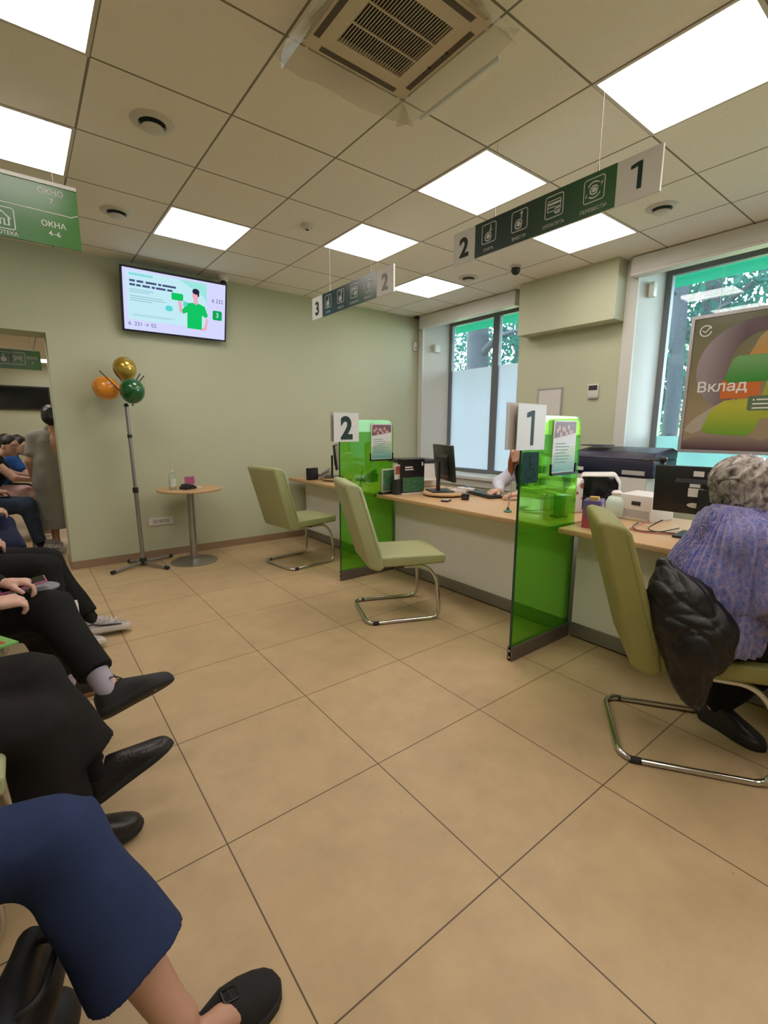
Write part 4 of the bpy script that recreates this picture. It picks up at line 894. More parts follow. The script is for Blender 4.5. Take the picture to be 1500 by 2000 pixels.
t = rot_thing('printer', 'white desktop printer with a black lid behind the display box', 'printer', 3.20, 3.66, -10)
MB().box((-.19, -.18, 0), (.19, .18, .24), bevel=.012).build('body', 'plastic_white', t, smooth=40); MB().box((-.20, -.19, .2405), (.20, .19, .275), bevel=.006).build('lid', 'dark_plastic', t, smooth=40)
MB().box((-.10, -.26, .07), (.12, -.181, .082)).build('paper_tray', 'plastic_white', t); MB().cyl((-.17, -.183, .15), (-.17, -.1805, .15), .014).build('button', 'black_plastic', t)
turntable('round wooden monitor stand on the middle desk', 2.93, 2.93, .19)
monitor('black monitor seen from its back edge on the middle desk', 2.96, 2.95, -25, .48, .31, .10, DZ + .0335)
t = rot_thing('paper_stack', 'loose white papers on the round stand under the middle monitor', 'papers', 3.02, 2.83, 20, DZ + .0335)
MB().box((-.06, -.07, 0), (.04, .06, .02)).build('paper', 'paper', t); MB().box((-.02, -.12, .0205), (.05, .02, .036)).build('paper', 'paper', t)
t = rot_thing('calculator', 'grey pocket calculator at the front edge of the middle desk', 'calculator', 2.685, 2.66, 25)
MB().box((-.045, -.03, 0), (.045, .03, .014), bevel=.003).build('body', 'dark_plastic', t); MB().box((-.04, -.025, .0142), (.015, .025, .016)).build('keys', 'plastic_grey', t); MB().box((.02, -.025, .0142), (.04, .025, .0155)).build('display', 'gel_label', t)
t = rot_thing('desk_cube', 'small shiny black cube on the middle desk', 'device', 2.88, 2.63, 35)
MB().box((-.03, -.03, 0), (.03, .03, .05), bevel=.005).build('cube', 'screen_dark', t, smooth=40); MB().box((-.031, -.02, .012), (-.0302, .02, .038)).build('face_panel', 'dark_plastic', t)
t = rot_thing('keyboard', 'black keyboard under the hand of the clerk', 'keyboard', 3.20, 2.72, 72)
MB().box((-.22, -.07, 0), (.22, .07, .018), bevel=.004).build('case', 'black_plastic', t); MB().box((-.205, -.055, .0185), (.205, .055, .026)).build('keys', 'dark_plastic', t)
t = rot_thing('clip_folder', 'white and black folder lying behind the keyboard', 'folder', 3.31, 3.03, 60)
MB().box((-.15, -.03, 0), (.15, .03, .02)).build('paper', 'paper', t); MB().box((-.15, -.075, 0), (.15, -.0305, .03)).build('spine', 'black_plastic', t)
mat('box_white', (.75, .78, .72), .5)
t = rot_thing('donation_box', 'white box with a carrying handle seen through the nearer divider', 'box', 2.97, 1.99, -12)
MB().box((-.135, -.07, 0), (.135, .07, .165), bevel=.012).build('body', 'box_white', t, smooth=40); MB().box((-.138, -.0715, .085), (.138, .0715, .095)).build('lid_seam', 'plastic_grey', t)
MB().tube(fillet([(-.09, 0, .16), (-.075, 0, .245), (.075, 0, .245), (.09, 0, .16)], .04), .018, 12).build('handle', 'box_white', t, smooth=60); MB().cyl((0, -.074, .115), (0, -.0705, .115), .012).build('lock', 'dark_plastic', t)
t = rot_thing('card_display', 'green card display on a black foot seen through the nearer divider', 'display', 2.80, 1.72, -10)
MB().box((-.045, -.035, 0), (.045, .035, .018), bevel=.004).build('foot', 'black_plastic', t); MB().box((-.045, -.006, .0185), (.05, .006, .16)).build('card', 'print_mix', t)
t = rot_thing('flower_bag', 'white flowered paper bag leaning by the nearer divider', 'bag', 3.07, 1.77, -15)
MB().prism([(-.085, 0), (.085, 0), (.075, .20), (.035, .245), (-.07, .14)], -.03, .03, XZ(), bevel=.008).build('bag', 'paper', t, smooth=40)
q = Flat(XZ(-.0302), .0008)
for xx, zz, rr_ in ((.03, .19, .02), (-.04, .09, .018), (.04, .10, .012), (-.01, .14, .012)): q.disc(xx, zz, rr_)
q.build('flower_print', 'print_red', t)
t = rot_thing('card_printer', 'grey office machine with a glossy black front behind the flowered bag', 'office machine', 3.26, 1.70, -62)
MB().prism([(-.125, 0), (.135, 0), (.135, .225), (.10, .28), (-.125, .27)], -.10, .12, XZ(), bevel=.02, seg=3).build('shell', 'plastic_white', t, smooth=40)
MB().prism([(-.112, .02), (.118, .02), (.12, .21), (.09, .262), (-.112, .255)], .1, .125, XZ(), bevel=.006).build('front_panel', 'screen_dark', t, smooth=40)
ca = thing('cabinet', 'white low cabinet carrying the black copier by the pier', 'cabinet', (4.15, 1.98, 0))
MB().box((3.93, 1.66, 0.02), (4.40, 2.32, .945), bevel=.004).build('body', 'plastic_white', ca, world=True); MB().box((3.925, 1.67, .05), (3.9295, 1.985, .93)).build('door', 'plastic_white', ca, world=True); MB().box((3.925, 1.995, .05), (3.9295, 2.31, .93)).build('door', 'plastic_white', ca, world=True)
MB().cyl((3.9245, 1.96, .80), (3.908, 1.96, .80), .012).build('knob', 'plastic_grey', ca, world=True); MB().box((3.95, 1.68, 0), (4.38, 2.30, .0195)).build('plinth', 'dark_plastic', ca, world=True)
t = thing('copier', 'black multifunction copier on the white cabinet between the windows', 'copier', (4.12, 1.98, .946))
mat('copier_navy', (.012, .014, .035), .4); mat('copier_side', (.035, .045, .07), .5)
MB().box((-.20, -.36, 0), (.24, .33, .145), bevel=.012).build('body', 'copier_navy', t, smooth=40); MB().prism([(-.20, .1455), (.24, .1455), (.24, .21), (.14, .235), (-.16, .20)], -.33, .36, XZ(), bevel=.008).build('scanner_lid', 'copier_navy', t, smooth=40)
MB().box((-.206, -.30, .02), (-.2005, -.12, .055)).build('output_tray', 'plastic_grey', t); MB().box((-.208, .22, .03), (-.2005, .28, .06)).build('paper_tab', 'paper', t)
MB().box((-.1, .1, .2405), (.08, .32, .25)).build('feeder', 'copier_side', t)
ramp_mat('card_grad', (0.42, 0.07, 0.09), (0.13, 0.10, 0.30), 'Z', .78, .90, .35)
t = rot_thing('leaflet_box', 'purple to pink carton of leaflets at the left corner of the near desk', 'leaflet box', 2.70, 1.43, 20)
MB().box((-.075, -.05, 0), (.075, .05, .165), bevel=.002).build('carton', 'card_grad', t); MB().box((-.05, -.03, .1655), (-.005, .02, .185)).build('leaflets', 'yellow_card' if 'yellow_card' in MATS else mat('yellow_card', (.6, .40, .10), .6), t)
q = Flat(FR((.0, -.0502, 0), (1, 0, 0), (0, 0, 1)), .0006); q.rect(.0, .12, .055, .128); q.rect(.0, .105, .045, .112); q.build('print_lines', 'paper', t)
t = rot_thing('soap_bottle', 'white rounded dispenser bottle on the near desk', 'bottle', 3.12, 1.50)
mat('pale_green', (.55, .66, .56), .4)
MB().lathe([(0, 0), (.058, 0), (.065, .01), (.065, .10), (.05, .135), (.02, .15), (0, .152)], seg=28).build('bottle', 'pale_green', t, smooth=50); MB().lathe([(.03, .148), (.035, .165), (.02, .18), (0, .182)], seg=20).build('cap', 'plastic_white', t, smooth=50)
t = rot_thing('receipt_printer', 'white boxy receipt printer left of the near monitor', 'printer', 3.22, 1.35, -8)
MB().prism([(-.13, 0), (.13, 0), (.13, .13), (.06, .175), (-.13, .165)], -.11, .11, XZ(), bevel=.006).build('body', 'plastic_white', t, smooth=40); MB().box((-.132, -.04, .10), (-.1305, .02, .125)).build('slot', 'dark_plastic', t)
MB().box((-.1312, -.10, .02), (-.1302, .10, .07)).build('panel', 'plastic_grey', t)
mo = monitor('large black monitor showing its stickered back, beside the woman', 2.93, .92, 6, .52, .265, .118, DZ, 4, True)
t = rot_thing('webcam', 'small black webcam on top of the near monitor', 'webcam', 2.915, 1.155, 6, DZ + .385)
MB().ball((0, 0, .026), .021).build('head', 'black_plastic', t, smooth=180); MB().box((-.02, -.012, -.0005), (.025, .012, .008)).build('clip', 'dark_plastic', t); MB().tube([(0, .005, .02), (-.02, .05, .022), (-.01, .09, .012)], .008, 8).build('arm', 'black_plastic', t)
t = rot_thing('cable_bundle', 'loose black cables on the near desk below the monitor', 'cable', 2.86, 1.15)
for k, pts in enumerate((((.1, -.1, .02), (-.05, -.05, .006), (-.10, .05, .006), (.0, .12, .006), (.15, .15, .006)), ((.12, .0, .05), (.02, .04, .008), (-.05, -.01, .007), (.0, -.12, .006)), ((.14, .08, .03), (.05, .1, .008), (-.08, .11, .006), (-.12, .0, .006), (-.02, -.14, .006)))):
    MB().tube(fillet(pts, .06), .0035, 6).build('cable', 'dark_plastic' if k != 2 else 'print_red', t, smooth=60)
t = thing('highlighter', 'yellow marker standing on the cabinet edge beside the copier', 'marker', (3.945, 1.60, .95)) if False else None
# far screen in the next room
t = thing('television', 'wide black switched-off screen on the end wall of the next room', 'television', (-.25, 14.58, 1.75))
MB().box((-1.0, -.06, 0), (.95, 0, .56), bevel=.01).build('cabinet', 'black_plastic', t); MB().box((-.97, -.063, .03), (.92, -.0605, .53)).build('screen', 'screen_dark', t); MB().box((-.2, 0.0005, .1), (.2, .019, .4)).build('wall_mount', 'dark_plastic', t)
# ------------------------------------------------------------------ sculpting: smooth blends of tapered limbs, turned into one surface
def surf(D, org, h):
    s = D < 0; n = np.array(D.shape)
    sl = lambda o: tuple(slice(o[a], n[a] - 1 + o[a]) for a in range(3))
    cnt = np.zeros(n - 1, np.float32); acc = [np.zeros(n - 1, np.float32) for _ in range(3)]
    for ax in range(3):
        for u in (0, 1):
            for v in (0, 1):
                o = [0, 0, 0]; q = [a for a in range(3) if a != ax]; o[q[0]] = u; o[q[1]] = v; o2 = list(o); o2[ax] = 1
                a, b = D[sl(o)], D[sl(o2)]; m = (a < 0) != (b < 0)
                with np.errstate(divide='ignore', invalid='ignore'): t = np.where(m, a / (a - b), 0).astype(np.float32)
                cnt += m; acc[ax] += t; acc[q[0]] += u * m; acc[q[1]] += v * m
    act = cnt > 0; idx = -np.ones(n - 1, np.int64); idx[act] = np.arange(act.sum()); I = np.argwhere(act)
    V = (I + np.stack([(a[act] / cnt[act]) for a in acc], 1)) * h + org; F = []
    for ax in range(3):
        q = [a for a in range(3) if a != ax]; p = [slice(None)] * 3; p[ax] = slice(0, n[ax] - 1); r = [slice(None)] * 3; r[ax] = slice(1, n[ax])
        for a in q: p[a] = slice(1, n[a] - 1); r[a] = slice(1, n[a] - 1)
        A, B = s[tuple(p)], s[tuple(r)]; W = np.argwhere(A != B); fl = A[A != B]
        off = [0, 0, 0]; off[q[0]] = 1; off[q[1]] = 1; W = W + off
        c = []
        for du, dv in ((-1, -1), (0, -1), (0, 0), (-1, 0)):
            w = W.copy(); w[:, q[0]] += du; w[:, q[1]] += dv; c.append(idx[w[:, 0], w[:, 1], w[:, 2]])
        f = np.stack(c, 1); rev = fl if ax != 1 else ~fl
        f[~rev] = f[~rev][:, ::-1]; F.append(f)
    F = np.concatenate(F); F = F[(F >= 0).all(1)]
    return V, F
class Sculpt:
    def __init__(self, k=.02): self.p = []; self.k = k; self.cuts = []
    def limb(self, *pts, k=None, sq=None, flat=False):
        """pts: ((x, y, z), radius) ...; sq = (axis, factor) flattens across an axis; flat = square ends"""
        for (a, ra), (b, rb) in zip(pts, pts[1:]): self.p.append(('c', np.array(a, float), ra, np.array(b, float), rb, k, sq, flat))
        return self
    def egg(self, c, r, R=None, k=None): self.p.append(('e', np.array(c, float), np.array(r, float), R, k)); return self
    def cut(self, pt, nrm): n = np.array(nrm, float); self.cuts.append((np.array(pt, float), n / np.linalg.norm(n))); return self
    def carve(self, c, r, k=None): self.p.append(('s', np.array(c, float), np.array(r, float), None, k)); return self
    def build(self, name, material, parent, h=.008, disp=None, world=True, smooth=180):
        lo = np.full(3, 1e9); hi = -lo
        for q in self.p:
            if q[0] == 's': continue
            if q[0] == 'c': R = max(q[2], q[4]) * (q[6][1] if q[6] and q[6][1] > 1 else 1); lo = np.minimum(lo, np.minimum(q[1], q[3]) - R); hi = np.maximum(hi, np.maximum(q[1], q[3]) + R)
            else: R = q[2].max(); lo = np.minimum(lo, q[1] - R); hi = np.maximum(hi, q[1] + R)
        lo -= 4 * h; hi += 4 * h; n = np.ceil((hi - lo) / h).astype(int) + 1; D = np.full(n, 1.0, np.float32)
        ax = [lo[i] + h * np.arange(n[i]) for i in range(3)]
        for q in self.p:
            k = q[5] if q[0] == 'c' else q[4]; k = self.k if k is None else k; pad = k + 3 * h
            if q[0] == 'c': R = max(q[2], q[4]) * (q[6][1] if q[6] and q[6][1] > 1 else 1) + pad; a_, b_ = np.minimum(q[1], q[3]) - R, np.maximum(q[1], q[3]) + R
            else: R = q[2].max() + pad; a_, b_ = q[1] - R, q[1] + R
            i0 = np.clip(((a_ - lo) / h).astype(int), 0, n - 1); i1 = np.clip(((b_ - lo) / h).astype(int) + 2, 1, n)
            sl = tuple(slice(i0[i], i1[i]) for i in range(3))
            X, Y, Z = np.meshgrid(*[ax[i][sl[i]] for i in range(3)], indexing='ij'); P = np.stack([X, Y, Z], -1)
            if q[0] == 'c':
                a, ra, b, rb = q[1:5]; W = P - a; ab = b - a; L2 = ab @ ab + 1e-12; t0 = (W @ ab) / L2; t = np.clip(t0, 0, 1)
                V = W - t[..., None] * ab
                if q[6]:
                    axv = np.array(q[6][0], float); axv /= np.linalg.norm(axv); c = V @ axv; V = V + (c * (1 / q[6][1] - 1))[..., None] * axv
                d = np.linalg.norm(V, axis=-1) - (ra + t * (rb - ra))
                if q[7]: L = math.sqrt(L2); d = np.maximum(d, np.maximum(-t0, t0 - 1) * L)
            else:
                V = P - q[1]
                if q[3] is not None: V = V @ np.array(q[3])          # columns of R are the local axes
                k0 = np.linalg.norm(V / q[2], axis=-1); k1 = np.linalg.norm(V / q[2] ** 2, axis=-1) + 1e-9; d = k0 * (k0 - 1) / k1
            d = d.astype(np.float32); c = D[sl]
            if q[0] == 's': D[sl] = np.maximum(c, -d); continue
            g = np.maximum(k - np.abs(c - d), 0) / max(k, 1e-6); D[sl] = np.minimum(c, d) - g * g * k * .25
        if disp is not None or self.cuts:
            X, Y, Z = np.meshgrid(*ax, indexing='ij')
            if disp is not None: D = D + disp(X, Y, Z).astype(np.float32)
            for pt, nn in self.cuts: D = np.maximum(D, ((X - pt[0]) * nn[0] + (Y - pt[1]) * nn[1] + (Z - pt[2]) * nn[2]).astype(np.float32))
        V, F = surf(D, lo, h)
        me = bpy.data.meshes.new(name); me.from_pydata(V.tolist(), [], F.tolist())
        if world and parent is not None: me.transform(pmat(parent).inverted())
        me.materials.append(MATS[material]); me.shade_smooth()
        if smooth < 180: me.set_sharp_from_angle(angle=R_(smooth))
        o = bpy.data.objects.new(name, me); COL.objects.link(o); o.parent = parent; return o
def folds(a, s=30.0, seed=0):
    rg = np.random.RandomState(seed); K = rg.normal(size=(5, 3)); K /= np.linalg.norm(K, axis=1)[:, None]; ph = rg.uniform(0, 6, 5); fr = s * rg.uniform(.6, 1.5, 5)
    def f(X, Y, Z):
        w = 0
        for (kx, ky, kz), p_, f_ in zip(K, ph, fr): w = w + np.sin(f_ * (kx * X + ky * Y + kz * Z) + p_ + 1.2 * np.sin(f_ * .6 * (ky * X - kx * Z)))
        return a * w / 3
    return f
def V3(*a): return np.array(a, float)
def unit(v): v = np.array(v, float); return v / np.linalg.norm(v)
def rotm(fwd, up=(0, 0, 1)):
    f = unit(fwd); l = unit(np.cross(up, f)); u = np.cross(f, l); return np.stack([f, l, u], 1)     # columns: forward, left, up
def hand(S_, wrist, d, up, side, curl=.5, s=1.0):
    """five fingers; d = direction of the hand, up = back of the hand, side = +1 if the thumb is on the left of d"""
    R = rotm(d, up); P = lambda x, y, z: np.array(wrist) + R @ (V3(x, y, z) * s)
    S_.limb((P(0, 0, 0), .024 * s), (P(.045, 0, 0), .027 * s), (P(.085, 0, .002), .024 * s), k=.012, sq=(R[:, 2], .62)); S_.limb((P(.04, -.022, 0), .016 * s), (P(.085, -.028, 0), .014 * s), k=.01); S_.limb((P(.04, .022, 0), .016 * s), (P(.088, .026, 0), .014 * s), k=.01)
    for i, (y, L) in enumerate(((.030, .070), (.0105, .078), (-.010, .072), (-.029, .056))):
        y *= side; a = 0; p = V3(.088, y, 0); r = .0092
        for j, seg in enumerate((.45, .32, .23)):
            a += curl * (.75, 1.0, .8)[j] * (1 + .08 * i); q = p + V3(math.cos(a), .05 * y / .03 * (1 - a * .5), -math.sin(a)) * L * seg
            S_.limb((P(*p), r * s), (P(*q), (r - .0008) * s), k=.004); p = q; r -= .0009
    t0 = V3(.025, .022 * side, -.006); t1 = V3(.058, .046 * side, -.018); t2 = V3(.085, .048 * side, -.030 - .01 * curl); S_.limb((P(*t0), .014 * s), (P(*t1), .0105 * s), (P(*t2), .0088 * s), k=.008)
def face(S_, c, R, s=1.0):
    """head at c; R columns forward, left, up"""
    P = lambda x, y, z: np.array(c) + R @ (V3(x, y, z) * s)
    S_.egg(P(-.008, 0, .022), V3(.098, .077, .092) * s, R, k=.02); S_.egg(P(.022, 0, -.045), V3(.070, .058, .070) * s, R, k=.035)
    S_.limb((P(.078, 0, .012), .011 * s), (P(.108, 0, -.026), .0135 * s), k=.012); S_.egg(P(.083, 0, -.060), V3(.013, .024, .008) * s, R, k=.006); S_.egg(P(.080, 0, -.074), V3(.012, .020, .007) * s, R, k=.006); S_.egg(P(.074, 0, -.098), V3(.020, .022, .016) * s, R, k=.02)
    for y in (-1, 1):
        S_.limb((P(.088, y * .012, .034), .008 * s), (P(.076, y * .048, .034), .007 * s), k=.012); S_.carve(P(.098, y * .031, .012), V3(.017, .018, .011) * s)
        S_.egg(P(-.008, y * .078, -.008), V3(.020, .010, .032) * s, R, k=.008)
def eyes(c, R, parent, s=1.0):
    for y in (-1, 1):
        p = np.array(c) + R @ (V3(.074, y * .031, .012) * s); MB().ball(p, .0125 * s, 14, 8).build('eye', 'eye_white', parent, smooth=180, world=True)
mat('eye_white', (.45, .42, .40), .25)
mat('skin', (0.52, 0.29, 0.20), .5, noise=.06, nscale=14); mat('skin_pale', (0.60, 0.36, 0.27), .5, noise=.06, nscale=14)
def fabric(name, c, rough=.85, noise=.12, bs=300, sheen=.0, bump=.2): return mat(name, c, rough, spec=.2, noise=noise, nscale=14, bump=bump, bscale=bs, sheen=sheen)
fabric('cloth_black', (.010, .0095, .009)); fabric('cloth_black_warm', (.014, .012, .011)); fabric('cloth_navy', (.022, .035, .092)); fabric('cloth_jeans', (.035, .05, .085), noise=.4); fabric('cloth_jeans_dark', (.020, .026, .06), noise=.3)
fabric('cloth_grey_dress', (.30, .285, .255)); fabric('cloth_pink', (.60, .38, .36)); fabric('cloth_blue', (.03, .10, .36)); fabric('cloth_white', (.62, .64, .74)); fabric('cloth_grey', (.22, .22, .25)); fabric('sock_lilac', (.40, .36, .42))
mat('shoe_black', (.010, .010, .011), .55, bump=.1, bscale=200); mat('shoe_leather', (.016, .014, .014), .33, bump=.15, bscale=120); mat('shoe_suede', (.012, .0115, .012), .9, bump=.3, bscale=400); mat('sole_black', (.012, .012, .012), .7)
mat('shoe_white', (.36, .33, .32), .5, noise=1.0, nscale=42); mat('shoe_trim', (.03, .028, .03), .5); mat('sole_white', (.55, .50, .46), .6); mat('sole_tan', (.30, .17, .09), .7)
mat('hair_black', (.008, .007, .007), .4); mat('hair_brown', (.05, .022, .012), .45); mat('hair_red', (.27, .085, .018), .45, noise=.3, nscale=60); mat('hair_dark', (.018, .010, .008), .45)
def shoe(ankle, toe, L=.275, up=(0, 0, 1), kind='black', parent=None, wd=1.0, low=False):
    """ankle = centre above the heel at sole level; toe = pointing direction; returns the shoe upper with a sole"""
    R = rotm(toe, up); o = np.array(ankle, float)
    P = lambda x, y, z: tuple(o + R @ V3(x, y, z))
    up_m, so_m = {'black': ('shoe_black', 'sole_black'), 'leather': ('shoe_leather', 'sole_black'), 'suede': ('shoe_suede', 'sole_black'), 'sneaker': ('shoe_white', 'sole_white'), 'tan': ('shoe_leather', 'sole_tan')}[kind]
    xs_ = [-.062, -.058, -.045, -.02, .01, .05, .09, .13, .165, .19, .205, .2125]; sc = L / .275
    wi = [.010, .024, .036, .041, .041, .040, .043, .047, .044, .036, .023, .008]
    he = ([.045, .062, .066, .064, .058, .062, .090, .078, .064, .053, .043, .030] if low else [.050, .088, .102, .106, .108, .106, .090, .073, .060, .050, .041, .030])
    base = .022; v = []; m = 14
    for x, w, hh in zip(xs_, wi, he):
        for i in range(m):
            t = math.pi * i / (m - 1); cs, sn = math.cos(t), math.sin(t)
            v.append(P(x * sc, w * wd * (abs(cs) ** .8) * (1 if cs > 0 else -1), base + (hh - base) * max(sn, 0) ** .75))
    n = len(xs_); f = [(a * m + i, a * m + i + 1, (a + 1) * m + i + 1, (a + 1) * m + i) for a in range(n - 1) for i in range(m - 1)]
    f += [tuple(range(m)), tuple((n - 1) * m + i for i in range(m - 1, -1, -1))] + [(a * m + m - 1, a * m, (a + 1) * m, (a + 1) * m + m - 1) for a in range(n - 1)]
    u = mesh_obj('shoe', v, f, up_m, parent, 55, True)
    ol = [(x * sc, (w + .004) * wd) for x, w in zip(xs_, wi)]; ol = [(ol[0][0] - .004, 0)] + ol + [(ol[-1][0] + .005, 0)]
    pts = ol + [(x, -y) for x, y in ol[-2:0:-1]]
    M = Matrix(((R[0, 0], R[0, 1], R[0, 2], o[0]), (R[1, 0], R[1, 1], R[1, 2], o[1]), (R[2, 0], R[2, 1], R[2, 2], o[2]), (0, 0, 0, 1)))
    MB().prism(pts, 0.0, base + (.012 if kind == 'sneaker' else .002), M, bevel=.004).build('sole', so_m, u, 40, True)
    if kind == 'sneaker':
        q = MB()
        for x in (.03, .055, .08, .105, .13): q.tube([P(x * sc, y, .024 + (.10 - .30 * (x + .0)) * .80 * (1 - (abs(y) / .05) ** 2) + .012) for y in (-.034, -.02, 0, .02, .034)], .0042, 6)
        q.build('laces', 'sole_white', u, 60, True)
        for s_ in (-1, 1):
            q = MB(); q.tube([P(x * sc, s_ * y, z) for x, y, z in ((-.05, .032, .045), (0, .0385, .06), (.05, .040, .045), (.10, .0455, .042), (.16, .045, .036))], .006, 6); q.build('side_stripe', 'shoe_trim', u, 60, True)
    if kind == 'black':
        q = MB()
        for x in (.045, .068, .09): q.tube([P(x * sc, y, .104 - (x - .04) * .4 - (abs(y) / .03) ** 2 * .016) for y in (-.028, -.015, 0, .015, .028)], .003, 6)
        q.tube(fillet([P(.03, 0, .108), P(.02, .028, .125), P(.045, .045, .118), P(.05, .005, .108)], .02), .0025, 6); q.tube(fillet([P(.03, 0, .108), P(.015, -.03, .125), P(.04, -.045, .115), P(.05, -.005, .108)], .02), .0025, 6)
        q.build('laces', 'sole_black', u, 60, True)
    if kind in ('leather', 'tan'):
        q = MB(); q.tube([P(.09 * sc, y, .0885 - (abs(y) / .042) ** 2 * .045) for y in (-.040, -.03, -.015, 0, .015, .03, .040)], .003, 6); q.build('vamp_seam', up_m, u, 60, True)
    return u, P
def seated(lab, name_, hip, f, chest, head, legs, arms, top, bottom, shoes, skin='skin', hair=('cap', 'hair_dark'), hem=.13, sleeve='long', h=.010, hh=None, flare=1.0, girth=1.0, cut_planes=True, hips_r=.105, look=None, socks=None, skirt=False):
    """a seated figure: joints are given in world coordinates"""
    t = thing('person', lab, 'person', (hip[0], hip[1], 0)); F = unit(V3(math.cos(f), math.sin(f), 0)); Lf = V3(-F[1], F[0], 0); hip = V3(*hip); chest = V3(*chest); head = V3(*head)
    HR = rotm(look if look is not None else F); neck = chest + (0, 0, .15)
    sh = [chest + Lf * .165 * girth + V3(0, 0, .09), chest - Lf * .165 * girth + V3(0, 0, .09)]
    B = Sculpt(.03)
    B.limb((hip + (0, 0, .02), .105), (chest, .105), k=.05); B.limb((chest, .10), (neck, .055), (head + HR @ V3(-.02, 0, -.06), .052), k=.03); face(B, head, HR)
    for i, (kn, an, to) in enumerate(legs):
        B.limb((hip + Lf * .085 * (1 - 2 * i), .08), (kn, .052), (V3(*an) + (V3(*kn) - V3(*an)) * .55, .052), (an, .034), k=.02)
        td = unit(to); R = rotm(td, unit(V3(*kn) - V3(*an))); A = V3(*an); B.limb((A, .034), (A - R[:, 2] * .045 - td * .012, .030), (A - R[:, 2] * .052 + td * .08, .024), (A - R[:, 2] * .076 + td * .14, .014), k=.02)
    for i, (el, wr, hd, up_, cu) in enumerate(arms):
        B.limb((sh[i], .05), (el, .040), (wr, .027), k=.02); hand(B, wr, hd, up_, (1 if i == 1 else -1), cu)
    B.build('body', skin, t, hh or h)
    T_ = Sculpt(.04); g = girth
    for s in (-1, 1): T_.limb((hip + Lf * s * .07 * g + V3(0, 0, .0), .115 * g), (chest + Lf * s * .075 * g, .118 * g), k=.06)
    T_.limb((sh[0], .068), (neck + (0, 0, -.02), .066), (sh[1], .068), k=.04)
    if sleeve != 'none':
        for i, (el, wr, hd, up_, cu) in enumerate(arms):
            e_, w_ = V3(*el), V3(*wr)
            if sleeve == 'long': T_.limb((sh[i], .066), (e_, .054), (w_ - unit(w_ - e_) * .01, .042), k=.03, flat=False); 
            else: T_.limb((sh[i], .068), (sh[i] + (e_ - sh[i]) * .62, .062), k=.03)
    T_.build('top', top, t, h, folds(.006, 38, 3))
    U_ = Sculpt(.03); U_.limb((hip + Lf * .07 + (0, 0, -.0), hips_r), (hip - Lf * .07, hips_r), k=.05)
    for i, (kn, an, to) in enumerate(legs):
        k_, a_ = V3(*kn), V3(*an); d = unit(a_ - k_); ht = a_ - d * hem
        U_.limb((hip + Lf * .085 * (1 - 2 * i), .105), (k_, .077), k=.05); U_.limb((k_, .074), (ht, .056 * flare), k=.05, flat=True)
    if skirt:
        k0, k1 = V3(*legs[0][0]), V3(*legs[1][0]); U_.limb((hip, .15), ((k0 + k1) / 2, .12), k=.08)
    U_.build('trousers' if not skirt else 'skirt', bottom, t, h, folds(.004, 34, 8))
    for i, (kn, an, to) in enumerate(legs):
        if shoes[i] is None: continue
        k_, a_ = V3(*kn), V3(*an); R = rotm(to, unit(k_ - a_)); sp = a_ - R[:, 2] * .088 - R[:, 0] * .0
        Sculpt(.01).limb((a_ - unit(a_ - k_) * (hem + .02), .043), (a_ + R[:, 0] * -.004, .038), (a_ - R[:, 2] * .035 + R[:, 0] * .012, .036), k=.015).build('sock', socks or 'cloth_black', t, .006)
        shoe(sp, to, .275, R[:, 2], shoes[i], t)
    if hair:
        H = Sculpt(.03); P = lambda x, y, z: head + HR @ V3(x, y, z)
        H.egg(P(-.022, 0, .038), (.100, .087, .092), HR); 
        if hair[0] == 'long':
            for s in (-1, 1): H.limb((P(-.01, s * .07, .03), .035), (P(-.02, s * .085, -.10), .034), (P(.0, s * .10, -.24), .022), k=.03)
            H.limb((P(-.07, 0, 0), .06), (P(-.09, 0, -.14), .05), k=.03)
        elif hair[0] == 'bun': H.egg(P(-.11, 0, .05), (.045, .045, .045), HR)
        n_ = HR @ V3(1, 0, -.55); H.cut(P(.055, 0, .018), n_ if hair[0] != 'long' else HR @ V3(1, 0, -.25))
        H.build('hair', hair[1], t, .007, folds(.004, 90, 2))
    if look is not None or True: eyes(head, HR, t)
    return t
UPZ = (0, 0, 1)
# waiting row: the chairs they sit on
for i, (yy, lab) in enumerate(((1.03, 'green waiting chair nearest the viewer, under the person in navy trousers'), (1.66, 'green waiting chair whose yellow-green corner shows between navy and black trousers'), (2.33, 'green waiting chair under the person with black trainers and lilac socks'), (3.55, 'green waiting chair under the person in white trainers'), (4.62, 'green waiting chair by the opening under the person in dark jeans'))):
    dup(chA, (-.46 if i != 1 else -.44, yy if i != 1 else yy - .03, 0), 0.0, lab)
for yy, lab in ((6.15, 'green waiting chair in the next room under the person in jeans'), (6.95, 'green waiting chair in the next room under the woman in the pink skirt'), (7.75, 'green waiting chair in the next room under the boy in blue')):
    dup(chA, (-.50, yy, 0), 0.0, lab)
lapL = lambda x, y, z, d=(1, 0, 0), c=.5: ((x - .27, y + .10, z + .02), (x, y, z), d, UPZ, c)
def arms_at(hx, y, z, wx=.0, spread=.16): return [((hx - .02, y + .24, .70), (wx - .02, y + spread / 2, z), (1, -.4, -.1), UPZ, .55), ((hx - .02, y - .24, .70), (wx - .02, y - spread / 2, z), (1, .4, -.1), UPZ, .55)]
